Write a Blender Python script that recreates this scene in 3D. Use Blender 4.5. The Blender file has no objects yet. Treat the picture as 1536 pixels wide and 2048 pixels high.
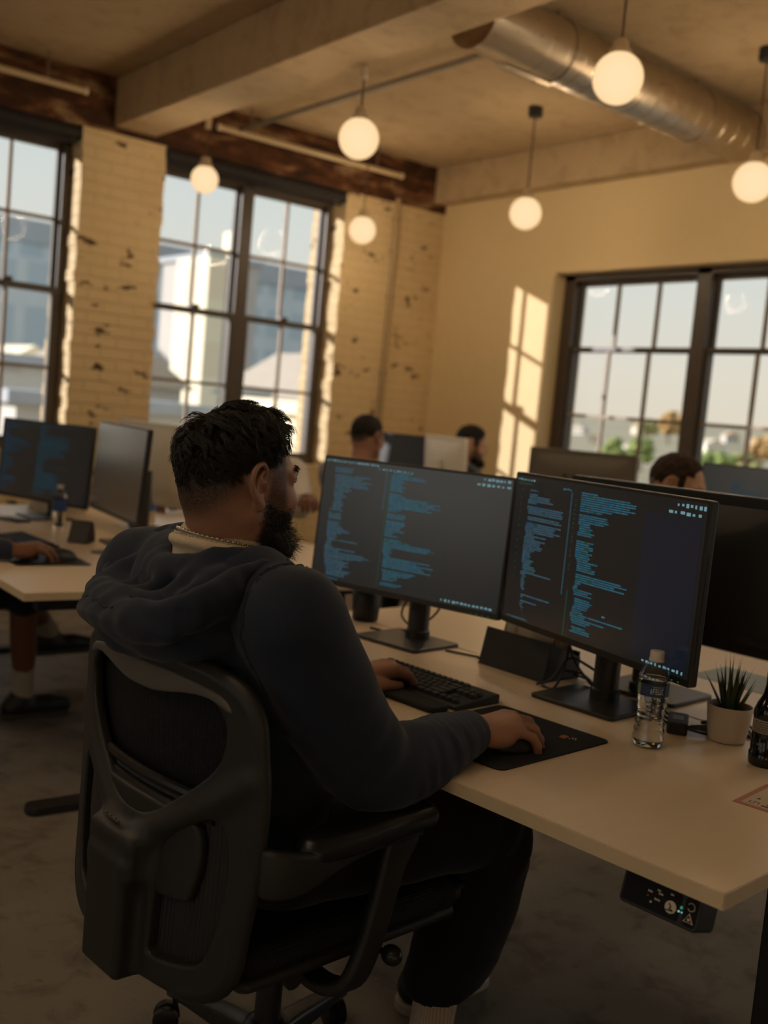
import bpy, bmesh, math, random
import numpy as np
from mathutils import Vector, Matrix, Euler
PI = math.pi
R_ = math.radians
SC = bpy.context.scene
COL = SC.collection
# ------------------------------------------------------------------ camera
CAM_H = 1.38
yaw, pitch, roll, FPX = R_(51.97), R_(-5.23), R_(5.176), 2120.0
_F = Vector((math.cos(yaw)*math.cos(pitch), math.sin(yaw)*math.cos(pitch), math.sin(pitch)))
_R = Vector((math.sin(yaw), -math.cos(yaw), 0.0))
_U = _R.cross(_F)
_R2 = _R*math.cos(roll) + _U*math.sin(roll)
_U2 = _U*math.cos(roll) - _R*math.sin(roll)
cd = bpy.data.cameras.new('camera')
cam = bpy.data.objects.new('camera', cd); COL.objects.link(cam)
cd.sensor_fit = 'VERTICAL'; cd.sensor_height = 36.0; cd.lens = 36.0*FPX/2048.0
cam.matrix_world = Matrix(((_R2.x, _U2.x, -_F.x, 0), (_R2.y, _U2.y, -_F.y, 0), (_R2.z, _U2.z, -_F.z, CAM_H), (0, 0, 0, 1)))
cd.clip_start = 0.05; cd.clip_end = 600
cd.dof.use_dof = True; cd.dof.focus_distance = 1.92; cd.dof.aperture_fstop = 2.7
SC.camera = cam
# ------------------------------------------------------------------ colour management
SC.view_settings.view_transform = 'Standard'
SC.view_settings.look = 'None'
SC.view_settings.exposure = 0.0
SC.view_settings.gamma = 1.0
SC.view_settings.use_curve_mapping = False
try:
    SC.cycles.use_denoising = True
    SC.cycles.max_bounces = 8; SC.cycles.diffuse_bounces = 4; SC.cycles.glossy_bounces = 3
    SC.cycles.transmission_bounces = 8; SC.cycles.transparent_max_bounces = 16
    SC.cycles.sample_clamp_indirect = 4.0
    SC.cycles.caustics_reflective = False; SC.cycles.caustics_refractive = False
except Exception:
    pass
# ------------------------------------------------------------------ sky
w = bpy.data.worlds.new('sky'); SC.world = w; w.use_nodes = True
nt = w.node_tree; nt.nodes.clear()
tc = nt.nodes.new('ShaderNodeTexCoord'); sp = nt.nodes.new('ShaderNodeSeparateXYZ')
cr = nt.nodes.new('ShaderNodeValToRGB'); bg = nt.nodes.new('ShaderNodeBackground'); wo = nt.nodes.new('ShaderNodeOutputWorld')
nt.links.new(tc.outputs['Generated'], sp.inputs[0]); nt.links.new(sp.outputs['Z'], cr.inputs[0])
nt.links.new(cr.outputs[0], bg.inputs[0]); nt.links.new(bg.outputs[0], wo.inputs[0])
el = cr.color_ramp.elements
el[0].position = 0.0; el[0].color = (0.80, 0.70, 0.56, 1)
el[1].position = 1.0; el[1].color = (0.40, 0.52, 0.66, 1)
for p, c in ((0.06, (0.80, 0.74, 0.64, 1)), (0.16, (0.72, 0.74, 0.71, 1)), (0.32, (0.60, 0.67, 0.72, 1))):
    e = el.new(p); e.color = c
bg.inputs[1].default_value = 1.0
# ------------------------------------------------------------------ sun (low, from the window wall, golden)
sd = bpy.data.lights.new('sun', 'SUN'); sd.energy = 6.6; sd.color = (1.0, 0.93, 0.92); sd.angle = R_(0.6)
sun = bpy.data.objects.new('sun', sd); COL.objects.link(sun); sun.location = (-6, 14, 9)
_sd = Vector((0.735*math.cos(R_(15.6)), -0.678*math.cos(R_(15.6)), -math.sin(R_(15.6))))
sun.rotation_euler = _sd.to_track_quat('-Z', 'Y').to_euler()
LAMP_W = 128.0          # watts of one globe pendant
LAMP_COL = (1.0, 0.77, 0.50)

# ------------------------------------------------------------------ helpers: objects
def tag(o, label=None, cat=None, group=None, kind=None):
    if label: o['label'] = label
    if cat: o['category'] = cat
    if group: o['group'] = group
    if kind: o['kind'] = kind
    return o
def empty(name, loc=(0, 0, 0), rz=0.0, label=None, cat=None, group=None, rot=None):
    o = bpy.data.objects.new(name, None); COL.objects.link(o)
    o.location = loc; o.rotation_euler = rot if rot else (0, 0, rz)
    o.empty_display_size = 0.05
    return tag(o, label, cat, group)
KIDS = {}
def copy_tree(o, parent=None):
    c = o.copy(); COL.objects.link(c)
    if parent is not None:
        c.parent = parent
    for ch in list(o.children):
        copy_tree(ch, c)
    return c

class MB:
    """collects verts / faces (with material slots) and links them as one mesh object"""
    def __init__(s):
        s.v = []; s.f = []; s.m = []
    def add(s, vs, fs, mi=0, M=None):
        n = len(s.v)
        if M is not None:
            vs = [M @ Vector(v) for v in vs]
        s.v.extend([tuple(v) for v in vs]); s.f.extend([[i+n for i in f] for f in fs]); s.m.extend([mi]*len(fs))
        return s
    def box(s, x0, x1, y0, y1, z0, z1, mi=0, M=None):
        vs = [(x0, y0, z0), (x1, y0, z0), (x1, y1, z0), (x0, y1, z0), (x0, y0, z1), (x1, y0, z1), (x1, y1, z1), (x0, y1, z1)]
        fs = [(0, 3, 2, 1), (4, 5, 6, 7), (0, 1, 5, 4), (1, 2, 6, 5), (2, 3, 7, 6), (3, 0, 4, 7)]
        return s.add(vs, fs, mi, M)
    def quad(s, a, b, c, d, mi=0, M=None):
        return s.add([a, b, c, d], [(0, 1, 2, 3)], mi, M)
    def prism(s, pts, t0, t1, axis='z', mi=0, M=None):
        """polygon pts (2D) extruded between t0..t1 along axis"""
        n = len(pts)
        def P(p, t):
            return {'z': (p[0], p[1], t), 'y': (p[0], t, p[1]), 'x': (t, p[0], p[1])}[axis]
        vs = [P(p, t0) for p in pts] + [P(p, t1) for p in pts]
        fs = [tuple(range(n-1, -1, -1)), tuple(range(n, 2*n))] + [(i, (i+1) % n, n+(i+1) % n, n+i) for i in range(n)]
        return s.add(vs, fs, mi, M)
    def lathe(s, prof, n=32, mi=0, M=None, cap=True):
        """profile [(r,z)...] turned about z"""
        vs = []; fs = []
        for r, z in prof:
            for k in range(n):
                a = 2*PI*k/n; vs.append((r*math.cos(a), r*math.sin(a), z))
        for i in range(len(prof)-1):
            for k in range(n):
                k2 = (k+1) % n
                fs.append((i*n+k, i*n+k2, (i+1)*n+k2, (i+1)*n+k))
        if cap:
            if prof[0][0] > 1e-6: fs.append(tuple(range(n-1, -1, -1)))
            if prof[-1][0] > 1e-6: fs.append(tuple(range((len(prof)-1)*n, len(prof)*n)))
        return s.add(vs, fs, mi, M)
    def tube(s, pts, r, n=8, mi=0, M=None, closed=False, flat=None, up=None):
        """sweep a circle (or ellipse flat=(a,b) scales) along a polyline; r may be a list"""
        P = [Vector(p) for p in pts]; N = len(P)
        rr = list(r) if isinstance(r, (list, tuple)) else [r]*N
        vs = []; fs = []
        T = []
        for i in range(N):
            if closed: t = P[(i+1) % N] - P[(i-1) % N]
            else: t = P[min(i+1, N-1)] - P[max(i-1, 0)]
            T.append(t.normalized() if t.length > 1e-9 else Vector((0, 0, 1)))
        ref = Vector(up) if up else (Vector((0, 0, 1)) if abs(T[0].z) < 0.9 else Vector((1, 0, 0)))
        a = (ref - T[0]*ref.dot(T[0])).normalized()
        for i in range(N):
            if up: a = (Vector(up) - T[i]*Vector(up).dot(T[i])).normalized()
            else:
                a = a - T[i]*a.dot(T[i])
                a = a.normalized() if a.length > 1e-6 else T[i].orthogonal().normalized()
            b = T[i].cross(a)
            fa, fb = flat if flat else (1, 1)
            for k in range(n):
                th = 2*PI*k/n
                vs.append(P[i] + a*(math.cos(th)*rr[i]*fa) + b*(math.sin(th)*rr[i]*fb))
        m = N if closed else N-1
        for i in range(m):
            i2 = (i+1) % N
            for k in range(n):
                k2 = (k+1) % n
                fs.append((i*n+k, i*n+k2, i2*n+k2, i2*n+k))
        if not closed:
            fs.append(tuple(range(n-1, -1, -1))); fs.append(tuple(range((N-1)*n, N*n)))
        return s.add(vs, fs, mi, M)
    def ball(s, c, r, nu=24, nv=14, mi=0, M=None, sc=(1, 1, 1)):
        vs = [(c[0], c[1], c[2]+r*sc[2])]; fs = []
        for i in range(1, nv):
            ph = PI*i/nv
            for k in range(nu):
                a = 2*PI*k/nu
                vs.append((c[0]+r*sc[0]*math.sin(ph)*math.cos(a), c[1]+r*sc[1]*math.sin(ph)*math.sin(a), c[2]+r*sc[2]*math.cos(ph)))
        vs.append((c[0], c[1], c[2]-r*sc[2]))
        for k in range(nu): fs.append((0, 1+k, 1+(k+1) % nu))
        for i in range(nv-2):
            for k in range(nu):
                k2 = (k+1) % nu
                fs.append((1+i*nu+k, 1+(i+1)*nu+k, 1+(i+1)*nu+k2, 1+i*nu+k2))
        L = len(vs)-1; b = 1+(nv-2)*nu
        for k in range(nu): fs.append((L, b+(k+1) % nu, b+k))
        return s.add(vs, fs, mi, M)
    def loft(s, rings, mi=0, M=None, closed=True, cap=True):
        n = len(rings[0]); vs = [p for r in rings for p in r]; fs = []
        for i in range(len(rings)-1):
            for k in range(n if closed else n-1):
                k2 = (k+1) % n
                fs.append((i*n+k, i*n+k2, (i+1)*n+k2, (i+1)*n+k))
        if cap and closed:
            fs.append(tuple(range(n-1, -1, -1))); fs.append(tuple(range((len(rings)-1)*n, len(rings)*n)))
        return s.add(vs, fs, mi, M)
    def build(s, name, mats, parent=None, smooth=False, bevel=0.0, seg=2, loc=None, rot=None, auto=40):
        me = bpy.data.meshes.new(name)
        me.from_pydata(s.v, [], s.f)
        mats = mats if isinstance(mats, (list, tuple)) else [mats]
        for m in mats: me.materials.append(m)
        if len(mats) > 1: me.polygons.foreach_set('material_index', s.m)
        me.update()
        o = bpy.data.objects.new(name, me); COL.objects.link(o)
        if parent is not None: o.parent = parent
        if loc is not None: o.location = loc
        if rot is not None: o.rotation_euler = rot
        bm = bmesh.new(); bm.from_mesh(me); bmesh.ops.recalc_face_normals(bm, faces=bm.faces)
        if smooth:
            ca = math.cos(R_(auto))
            for f in bm.faces: f.smooth = True
            for e in bm.edges:
                if len(e.link_faces) == 2 and e.link_faces[0].normal.dot(e.link_faces[1].normal) < ca: e.smooth = False
        bm.to_mesh(me); bm.free()
        if bevel > 0:
            b = o.modifiers.new('bevel', 'BEVEL'); b.width = bevel; b.segments = seg; b.limit_method = 'ANGLE'; b.angle_limit = R_(35)
            for p in me.polygons: p.use_smooth = True
            try:
                b.harden_normals = True
            except Exception: pass
        return o
def rrect(w, h, r, n=6, cx=0.0, cy=0.0):
    """rounded rectangle outline, counter-clockwise"""
    out = []
    for (sx, sy, a0) in ((1, 1, 0), (-1, 1, 90), (-1, -1, 180), (1, -1, 270)):
        for k in range(n+1):
            a = R_(a0 + 90*k/n)
            out.append((cx + sx*(w/2-r) + r*math.cos(a), cy + sy*(h/2-r) + r*math.sin(a)))
    return out
def catmull(pts, n=8, closed=False):
    P = [Vector(p) for p in pts]; out = []
    N = len(P); m = N if closed else N-1
    for i in range(m):
        p0 = P[(i-1) % N] if closed or i > 0 else P[0]*2-P[1]
        p1 = P[i]; p2 = P[(i+1) % N]
        p3 = P[(i+2) % N] if closed or i+2 < N else P[-1]*2-P[-2]
        for k in range(n):
            t = k/n
            out.append(0.5*((2*p1)+(p2-p0)*t+(2*p0-5*p1+4*p2-p3)*t*t+(3*p1-p0-3*p2+p3)*t**3))
    if not closed: out.append(P[-1])
    return out

# ------------------------------------------------------------------ helpers: materials
class NT:
    def __init__(s, name):
        s.m = bpy.data.materials.new(name); s.m.use_nodes = True
        s.t = s.m.node_tree; s.t.nodes.clear()
        s.out = s.t.nodes.new('ShaderNodeOutputMaterial')
    def n(s, typ, **kw):
        nd = s.t.nodes.new('ShaderNode'+typ)
        for k, v in kw.items():
            if k.startswith('i_'):
                nd.inputs[k[2:].replace('_', ' ')].default_value = v
            else: setattr(nd, k, v)
        return nd
    def l(s, a, b): s.t.links.new(a, b)
    def ramp(s, src, stops):
        r = s.n('ValToRGB'); s.l(src, r.inputs[0]); e = r.color_ramp.elements
        e[0].position, e[0].color = stops[0][0], tuple(stops[0][1])+(1,)
        e[1].position, e[1].color = stops[-1][0], tuple(stops[-1][1])+(1,)
        for p, c in stops[1:-1]:
            q = e.new(p); q.color = tuple(c)+(1,)
        return r.outputs[0]
    def framp(s, src, stops): return s.ramp(src, [(p, (v, v, v)) for p, v in stops])
    def noise(s, vec, scale, detail=4.0, rough=0.55, dist=0.0):
        q = s.n('TexNoise'); q.inputs['Scale'].default_value = scale; q.inputs['Detail'].default_value = detail
        q.inputs['Roughness'].default_value = rough; q.inputs['Distortion'].default_value = dist
        if vec is not None: s.l(vec, q.inputs['Vector'])
        return q.outputs['Fac']
    def mix(s, fac, a, b):
        q = s.n('Mix', data_type='RGBA')
        for sock, v in ((q.inputs[0], fac), (q.inputs[6], a), (q.inputs[7], b)):
            if hasattr(v, 'links'): s.l(v, sock)
            else: sock.default_value = v if not isinstance(v, (tuple, list)) else tuple(v)+(1,)*(4-len(v))
        return q.outputs[2]
    def math(s, op, a, b=0.0, clamp=False):
        q = s.n('Math', operation=op, use_clamp=clamp)
        for i, v in enumerate((a, b)):
            if hasattr(v, 'links'): s.l(v, q.inputs[i])
            else: q.inputs[i].default_value = v
        return q.outputs[0]
    def scale(s, vec, sc, loc=(0, 0, 0), rot=(0, 0, 0)):
        q = s.n('Mapping'); q.inputs['Scale'].default_value = sc; q.inputs['Location'].default_value = loc; q.inputs['Rotation'].default_value = rot
        s.l(vec, q.inputs['Vector']); return q.outputs[0]
    def obj(s): return s.n('TexCoord').outputs['Object']
    def bsdf(s, col=(0.5, 0.5, 0.5), rough=0.5, metal=0.0, bump=None, bstr=0.3, bdist=0.01, **kw):
        b = s.n('BsdfPrincipled')
        for nm, v in (('Base Color', col), ('Roughness', rough), ('Metallic', metal)):
            if hasattr(v, 'links'): s.l(v, b.inputs[nm])
            else: b.inputs[nm].default_value = tuple(v)+(1,) if isinstance(v, (tuple, list)) else v
        for k, v in kw.items():
            nm = k.replace('_', ' ')
            if hasattr(v, 'links'): s.l(v, b.inputs[nm])
            else: b.inputs[nm].default_value = v
        if bump is not None:
            q = s.n('Bump'); q.inputs['Strength'].default_value = bstr; q.inputs['Distance'].default_value = bdist
            s.l(bump, q.inputs['Height']); s.l(q.outputs[0], b.inputs['Normal'])
        s.l(b.outputs[0], s.out.inputs[0]); return b
def pmat(name, col, rough=0.5, metal=0.0, var=0.08, scale=30.0, bstr=0.0, spec=0.5, **kw):
    """plain material with a little procedural mottling"""
    t = NT(name); o = t.obj(); nz = t.noise(o, scale)
    c = t.mix(nz, tuple(x*(1-var) for x in col), tuple(min(1, x*(1+var)) for x in col))
    t.bsdf(c, rough, metal, bump=nz if bstr > 0 else None, bstr=bstr, bdist=0.002, **{'Specular_IOR_Level': spec}, **kw)
    return t.m
def emat(name, col, s=1.0):
    t = NT(name); e = t.n('Emission'); e.inputs[0].default_value = tuple(col)+(1,); e.inputs[1].default_value = s
    t.l(e.outputs[0], t.out.inputs[0]); return t.m
# ================================================================== ROOM
XE, YB, ZC = 5.637, 6.758, 3.38      # right wall plane, brick wall plane, ceiling
XW, YS = -5.6, -4.2                  # walls behind the camera
WT = 0.45
BEAMZ = 3.07
def brick_paint():
    t = NT('painted_brick')
    o = t.obj(); s = t.n('SeparateXYZ'); t.l(o, s.inputs[0])
    g = t.n('NewGeometry'); gs = t.n('SeparateXYZ'); t.l(g.outputs['Normal'], gs.inputs[0])
    side = t.math('GREATER_THAN', t.math('ABSOLUTE', gs.outputs[0]), 0.5)
    u = t.math('ADD', t.math('MULTIPLY', s.outputs[0], t.math('SUBTRACT', 1.0, side)), t.math('MULTIPLY', s.outputs[1], side))
    cv = t.n('CombineXYZ'); t.l(u, cv.inputs[0]); t.l(s.outputs[2], cv.inputs[1])
    br = t.n('TexBrick'); t.l(cv.outputs[0], br.inputs['Vector'])
    br.inputs['Scale'].default_value = 1.0; br.inputs['Brick Width'].default_value = 0.215; br.inputs['Row Height'].default_value = 0.075
    br.inputs['Mortar Size'].default_value = 0.007; br.inputs['Mortar Smooth'].default_value = 0.6
    big = t.noise(o, 1.7, 3); fine = t.noise(o, 40, 5)
    paint = t.mix(big, (0.60, 0.44, 0.24), (0.74, 0.57, 0.33))
    paint = t.mix(t.framp(br.outputs['Fac'], [(0, 0), (1, 0.35)]), paint, (0.42, 0.30, 0.16))
    # chips: paint gone from parts of single bricks, stretched along the courses
    cz = t.scale(cv.outputs[0], (5.2, 11.0, 1.0)); ch = t.noise(cz, 1.0, 3.0, 0.6, 0.3)
    chip = t.framp(ch, [(0.618, 0), (0.665, 1)])
    ragged = t.math('MULTIPLY', chip, t.framp(fine, [(0.30, 0.35), (0.5, 1)]))
    col = t.mix(ragged, paint, (0.070, 0.032, 0.018))
    h = t.math('ADD', t.math('MULTIPLY', br.outputs['Fac'], -1.0), t.math('MULTIPLY', fine, 0.25))
    h = t.math('SUBTRACT', h, t.math('MULTIPLY', ragged, 0.6))
    t.bsdf(col, 0.75, bump=h, bstr=0.7, bdist=0.012, Specular_IOR_Level=0.25)
    return t.m
def brick_bare():
    t = NT('bare_brick_band'); o = t.obj()
    a = t.noise(t.scale(o, (1.6, 1.6, 5.0)), 1.6, 6, 0.62, 0.6); b = t.noise(o, 14, 5)
    c = t.ramp(a, [(0.30, (0.022, 0.011, 0.008)), (0.46, (0.075, 0.030, 0.014)), (0.56, (0.17, 0.070, 0.028)), (0.64, (0.36, 0.23, 0.12)), (0.75, (0.10, 0.045, 0.025))])
    c = t.mix(t.framp(b, [(0.35, 0.5), (0.7, 0)]), c, (0.03, 0.016, 0.011))
    t.bsdf(c, 0.85, bump=t.math('ADD', a, b), bstr=0.8, bdist=0.03, Specular_IOR_Level=0.2); return t.m
def concrete(name, c0, c1, rough=0.7, spec=0.3, stain=(0.05, 0.035, 0.02), amt=0.3, bstr=0.2):
    t = NT(name); o = t.obj()
    a = t.noise(o, 0.9, 6, 0.6, 0.3); b = t.noise(o, 7.0, 8, 0.65, 0.4); f = t.noise(o, 60, 4)
    c = t.mix(a, c0, c1)
    st = t.framp(b, [(0.50, 0), (0.72, amt)])
    c = t.mix(st, c, stain)
    sp_ = t.framp(t.noise(o, 22, 4), [(0.66, 0), (0.74, amt*0.9)])
    c = t.mix(sp_, c, stain)
    rg = t.framp(b, [(0.3, rough-0.1), (0.7, min(1, rough+0.12))])
    t.bsdf(c, rg, bump=t.math('ADD', f, b), bstr=bstr, bdist=0.004, Specular_IOR_Level=spec); return t.m
M_BRICK = brick_paint(); M_BAND = brick_bare()
M_CEIL = concrete('ceiling_concrete', (0.40, 0.285, 0.165), (0.50, 0.365, 0.215), 0.85, 0.15, (0.20, 0.12, 0.06), 0.35)
M_BEAM = concrete('beam_concrete', (0.40, 0.29, 0.17), (0.52, 0.385, 0.23), 0.8, 0.2, (0.19, 0.12, 0.065), 0.4)
M_FLOOR = concrete('floor_concrete', (0.185, 0.165, 0.140), (0.28, 0.255, 0.225), 0.5, 0.35, (0.07, 0.052, 0.038), 0.75, 0.12)
M_WALL = concrete('plaster_wall', (0.64, 0.49, 0.275), (0.70, 0.54, 0.31), 0.8, 0.2, (0.55, 0.42, 0.24), 0.15, 0.05)
M_FRAME = pmat('window_frame_paint', (0.060, 0.042, 0.027), 0.45, var=0.25)
M_FRAME2 = pmat('muntin_paint', (0.22, 0.16, 0.10), 0.5, var=0.2)
M_BLIND = pmat('blind_fabric', (0.016, 0.013, 0.012), 0.8)
def glass_pane():
    t = NT('window_glass'); a = t.n('BsdfTransparent'); a.inputs[0].default_value = (0.97, 0.98, 0.97, 1)
    g = t.n('BsdfGlossy'); g.inputs['Roughness'].default_value = 0.02
    fr = t.n('LayerWeight'); fr.inputs[0].default_value = 0.5
    fc = t.math('ADD', t.math('MULTIPLY', t.math('POWER', fr.outputs['Facing'], 5.0), 0.4), 0.006)
    m = t.n('MixShader'); t.l(fc, m.inputs[0]); t.l(a.outputs[0], m.inputs[1]); t.l(g.outputs[0], m.inputs[2]); t.l(m.outputs[0], t.out.inputs[0])
    return t.m
M_GLASS = glass_pane()
def struct(o): o['kind'] = 'structure'; return o

struct(MB().box(XW-0.3, XE+0.3, YS-0.3, YB+0.3, -0.2, 0).build('floor', M_FLOOR))
struct(MB().box(XW-0.3, XE+0.3, YS-0.3, YB+0.3, ZC, ZC+0.2).build('ceiling', M_CEIL))
WB = [(-2.9, -0.5), (0.2, 2.6), (3.3, 5.7)]          # windows of the wall behind the camera
wb = MB(); wb.box(XW-0.3, XW, YS, YB, 0, 0.9); wb.box(XW-0.3, XW, YS, YB, 3.0, ZC)
yy = [YS] + [v for q in WB for v in q] + [YB]
for i in range(0, len(yy), 2): wb.box(XW-0.3, XW, yy[i], yy[i+1], 0.9, 3.0)
struct(wb.build('wall_back', M_WALL))
struct(MB().box(XW-0.3, XE+0.3, YS-0.3, YS, 0, ZC).build('wall_front', M_WALL))
# --- brick window wall with toothed jambs
OPEN = [(-3.04, -1.55), (-0.97, 0.52), (1.10, 2.59), (3.17, 4.66)]
SILL, HEAD = 0.93, 3.03
rnd = random.Random(4)
wl = MB()
xs = [XW] + [v for o_ in OPEN for v in o_] + [XE+0.3]
wl.box(XW, XE+0.3, YB, YB+WT, -0.2, SILL)
for i in range(0, len(xs), 2):
    a, b = xs[i], xs[i+1]
    nz = 28; L = []; Rr = []
    for k in range(nz):
        z0 = SILL + (HEAD-SILL)*k/nz; z1 = SILL + (HEAD-SILL)*(k+1)/nz
        ja = rnd.uniform(-0.007, 0.007) if i > 0 else 0; jb = rnd.uniform(-0.007, 0.007) if i+2 < len(xs) else 0
        L += [(a+ja, z0+0.006), (a+ja, z1-0.006)]; Rr += [(b+jb, z0+0.006), (b+jb, z1-0.006)]
    pts = [(a, SILL)] + L + [(a, HEAD)] + [(b, HEAD)] + Rr[::-1] + [(b, SILL)]
    wl.prism(pts, YB, YB+WT, 'y')
struct(wl.build('wall_left', M_BRICK))
struct(MB().box(XW, XE+0.3, YB-0.004, YB+WT, HEAD, ZC).build('trim_1', M_BAND))
# --- plaster wall on the right with its window opening
W3 = (2.99, 5.47, 0.92, 2.50)
W4 = (-2.6, 1.7)
wr = MB(); T3 = 0.36
wr.box(XE, XE+T3, YS, W4[0], 0, ZC); wr.box(XE, XE+T3, W4[1], W3[0], 0, ZC); wr.box(XE, XE+T3, W4[0], W4[1], 0, 0.2); wr.box(XE, XE+T3, W4[0], W4[1], 2.9, ZC); wr.box(XE, XE+T3, W3[1], YB, 0, ZC)
wr.box(XE, XE+T3, W3[0], W3[1], 0, W3[2]); wr.box(XE, XE+T3, W3[0], W3[1], W3[3], ZC)
struct(wr.build('wall_right', M_WALL))
# --- concrete beams
struct(MB().box(2.79, 3.09, YS, YB, BEAMZ, ZC).build('trim_2', M_BEAM, bevel=0.012))
struct(MB().box(XE-0.13, XE, YS, YB, 3.10, ZC).build('trim_3', M_BEAM, bevel=0.01))
# --- double-hung windows in the brick wall
def hung_window(name, x0, x1, full=True):
    root = struct(empty(name, ((x0+x1)/2, YB+0.2, SILL)))
    hw = (x1-x0)/2; H = HEAD-0.05-SILL; zr = 1.995-SILL; fw = 0.05
    f = MB()
    f.box(-hw, -hw+fw, -0.03, 0.09, 0, H); f.box(hw-fw, hw, -0.03, 0.09, 0, H)
    f.box(-hw, hw, -0.03, 0.09, H-0.05, H); f.box(-hw, hw, -0.05, 0.10, 0, 0.06)
    f.box(-0.05, 0.05, -0.03, 0.09, 0, H)
    fr = f.build('frame', M_FRAME, root, bevel=0.004)
    for sx in (-1, 1):
        a0, a1 = (0.05, hw-fw) if sx > 0 else (-hw+fw, -0.05)
        for up in (0, 1):
            z0, z1, yy = (0.06, zr+0.02, -0.012) if not up else (zr-0.02, H-0.05, 0.035)
            s = MB(); rw = 0.026
            s.box(a0, a0+rw, yy-0.016, yy+0.016, z0, z1); s.box(a1-rw, a1, yy-0.016, yy+0.016, z0, z1)
            s.box(a0+rw, a1-rw, yy-0.016, yy+0.016, z0, z0+0.035); s.box(a0+rw, a1-rw, yy-0.016, yy+0.016, z1-0.035, z1)
            sa = s.build('sash', M_FRAME, root)
            am = (a0+a1)/2; zm = (z0+z1)/2 if up else z0+(z1-z0)*0.485
            MB().box(am-0.011, am+0.011, yy-0.014, yy+0.014, z0+0.035, z1-0.035).box(a0+rw, am-0.011, yy-0.013, yy+0.013, zm-0.011, zm+0.011).box(am+0.011, a1-rw, yy-0.013, yy+0.013, zm-0.011, zm+0.011).build('muntin', M_FRAME2, sa)
            MB().box(a0+rw, a1-rw, yy-0.002, yy+0.002, z0+0.035, z1-0.035).build('pane', M_GLASS, sa)
        MB().box((a0+a1)/2-0.03, (a0+a1)/2+0.03, -0.05, -0.01, zr+0.02, zr+0.045).build('sash_lock', M_FRAME, root)
    MB().box(-hw, hw, -0.2, -0.03, -0.01, 0.012).build('window_sill', M_BRICK, root)
    return root
for i, (a, b) in enumerate(OPEN):
    hung_window('window_%d' % (i+1), a, b)
BL = ['dark roller blind rolled up at the head of the left brick wall window', 'dark roller blind rolled up at the head of the window left of the corner pier']
for i, (a, b) in enumerate(OPEN[2:]):
    r = empty('roller_blind', ((a+b)/2, YB+0.03, HEAD-0.045), label=BL[i], cat='blind', group='roller blinds of the brick wall')
    hw = (b-a)/2
    MB().tube([(-hw+0.02, 0, 0), (hw-0.02, 0, 0)], 0.042, 14).build('fabric_roll', M_BLIND, r, smooth=True)
    MB().box(-hw+0.03, hw-0.03, -0.012, 0.004, -0.07, -0.05).build('hem_bar', M_BLIND, r, bevel=0.003)
    for sx in (-1, 1): MB().box(sx*(hw-0.012)-0.006, sx*(hw-0.012)+0.006, -0.04, 0.04, -0.045, 0.045).build('bracket', M_BLIND, r)
# --- right wall window, two bays of three columns
root = struct(empty('window_5', (XE+0.17, 0, 0)))
y0, y1, z0, z1 = W3
f = MB()
f.box(-0.05, 0.07, y1-0.10, y1, z0, z1); f.box(-0.05, 0.07, y0, y0+0.10, z0, z1)
f.box(-0.05, 0.07, y0, y1, z1-0.045, z1); f.box(-0.05, 0.07, y0, y1, z0, z0+0.06)
ym = 4.265; f.box(-0.05, 0.07, ym-0.055, ym+0.055, z0, z1)
f.build('frame', M_FRAME, root, bevel=0.005)
for (a0, a1) in ((ym+0.055, y1-0.10), (y0+0.10, ym-0.055)):
    for up in (0, 1):
        b0, b1, xx = (1.955, z1-0.045, 0.03) if up else (z0+0.06, 1.99, -0.01)
        s = MB(); rw = 0.022
        s.box(xx-0.015, xx+0.015, a0, a0+rw, b0, b1); s.box(xx-0.015, xx+0.015, a1-rw, a1, b0, b1)
        s.box(xx-0.015, xx+0.015, a0+rw, a1-rw, b0, b0+0.03); s.box(xx-0.015, xx+0.015, a0+rw, a1-rw, b1-0.03, b1)
        sa = s.build('sash', M_FRAME, root)
        mm = MB()
        for k in (1, 2):
            yk = a0 + (a1-a0)*k/3; mm.box(xx-0.012, xx+0.012, yk-0.011, yk+0.011, b0+0.03, b1-0.03)
        if not up: mm.box(xx-0.0115, xx+0.0115, a0+rw, a1-rw, 1.49, 1.512)
        mm.build('muntin', M_FRAME2, sa)
        MB().box(xx-0.002, xx+0.002, a0+rw, a1-rw, b0+0.03, b1-0.03).build('pane', M_GLASS, sa)
MB().box(-0.17, -0.05, y0, y1, z0-0.01, z0+0.012).build('window_sill', M_WALL, root)
def plain_window(name, M, w_, h):
    r_ = struct(empty(name, (0, 0, 0))); r_.matrix_world = M
    f_ = MB(); f_.box(-w_/2, -w_/2+0.06, 0, 0.07, 0, h); f_.box(w_/2-0.06, w_/2, 0, 0.07, 0, h); f_.box(-0.04, 0.04, 0, 0.07, 0, h)
    f_.box(-w_/2, w_/2, 0, 0.07, 0, 0.06); f_.box(-w_/2, w_/2, 0, 0.07, h-0.06, h); f_.box(-w_/2, w_/2, 0.01, 0.06, h/2-0.025, h/2+0.025)
    f_.build('frame', M_FRAME, r_)
    m_ = MB()
    for k in (-0.25, 0.25): m_.box(k*w_-0.011, k*w_+0.011, 0.02, 0.05, 0.06, h-0.06)
    for k in (0.25, 0.75): m_.box(-w_/2+0.06, w_/2-0.06, 0.021, 0.049, k*h-0.011, k*h+0.011)
    m_.build('muntin', M_FRAME2, r_)
    MB().box(-w_/2+0.06, w_/2-0.06, 0.033, 0.037, 0.06, h-0.06).build('pane', M_GLASS, r_)
for i, (a, b) in enumerate(WB):
    plain_window('window_%d' % (6+i), Matrix.Translation((XW-0.08, (a+b)/2, 0.9)) @ Matrix.Rotation(PI/2, 4, 'Z'), b-a, 2.1)
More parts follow.
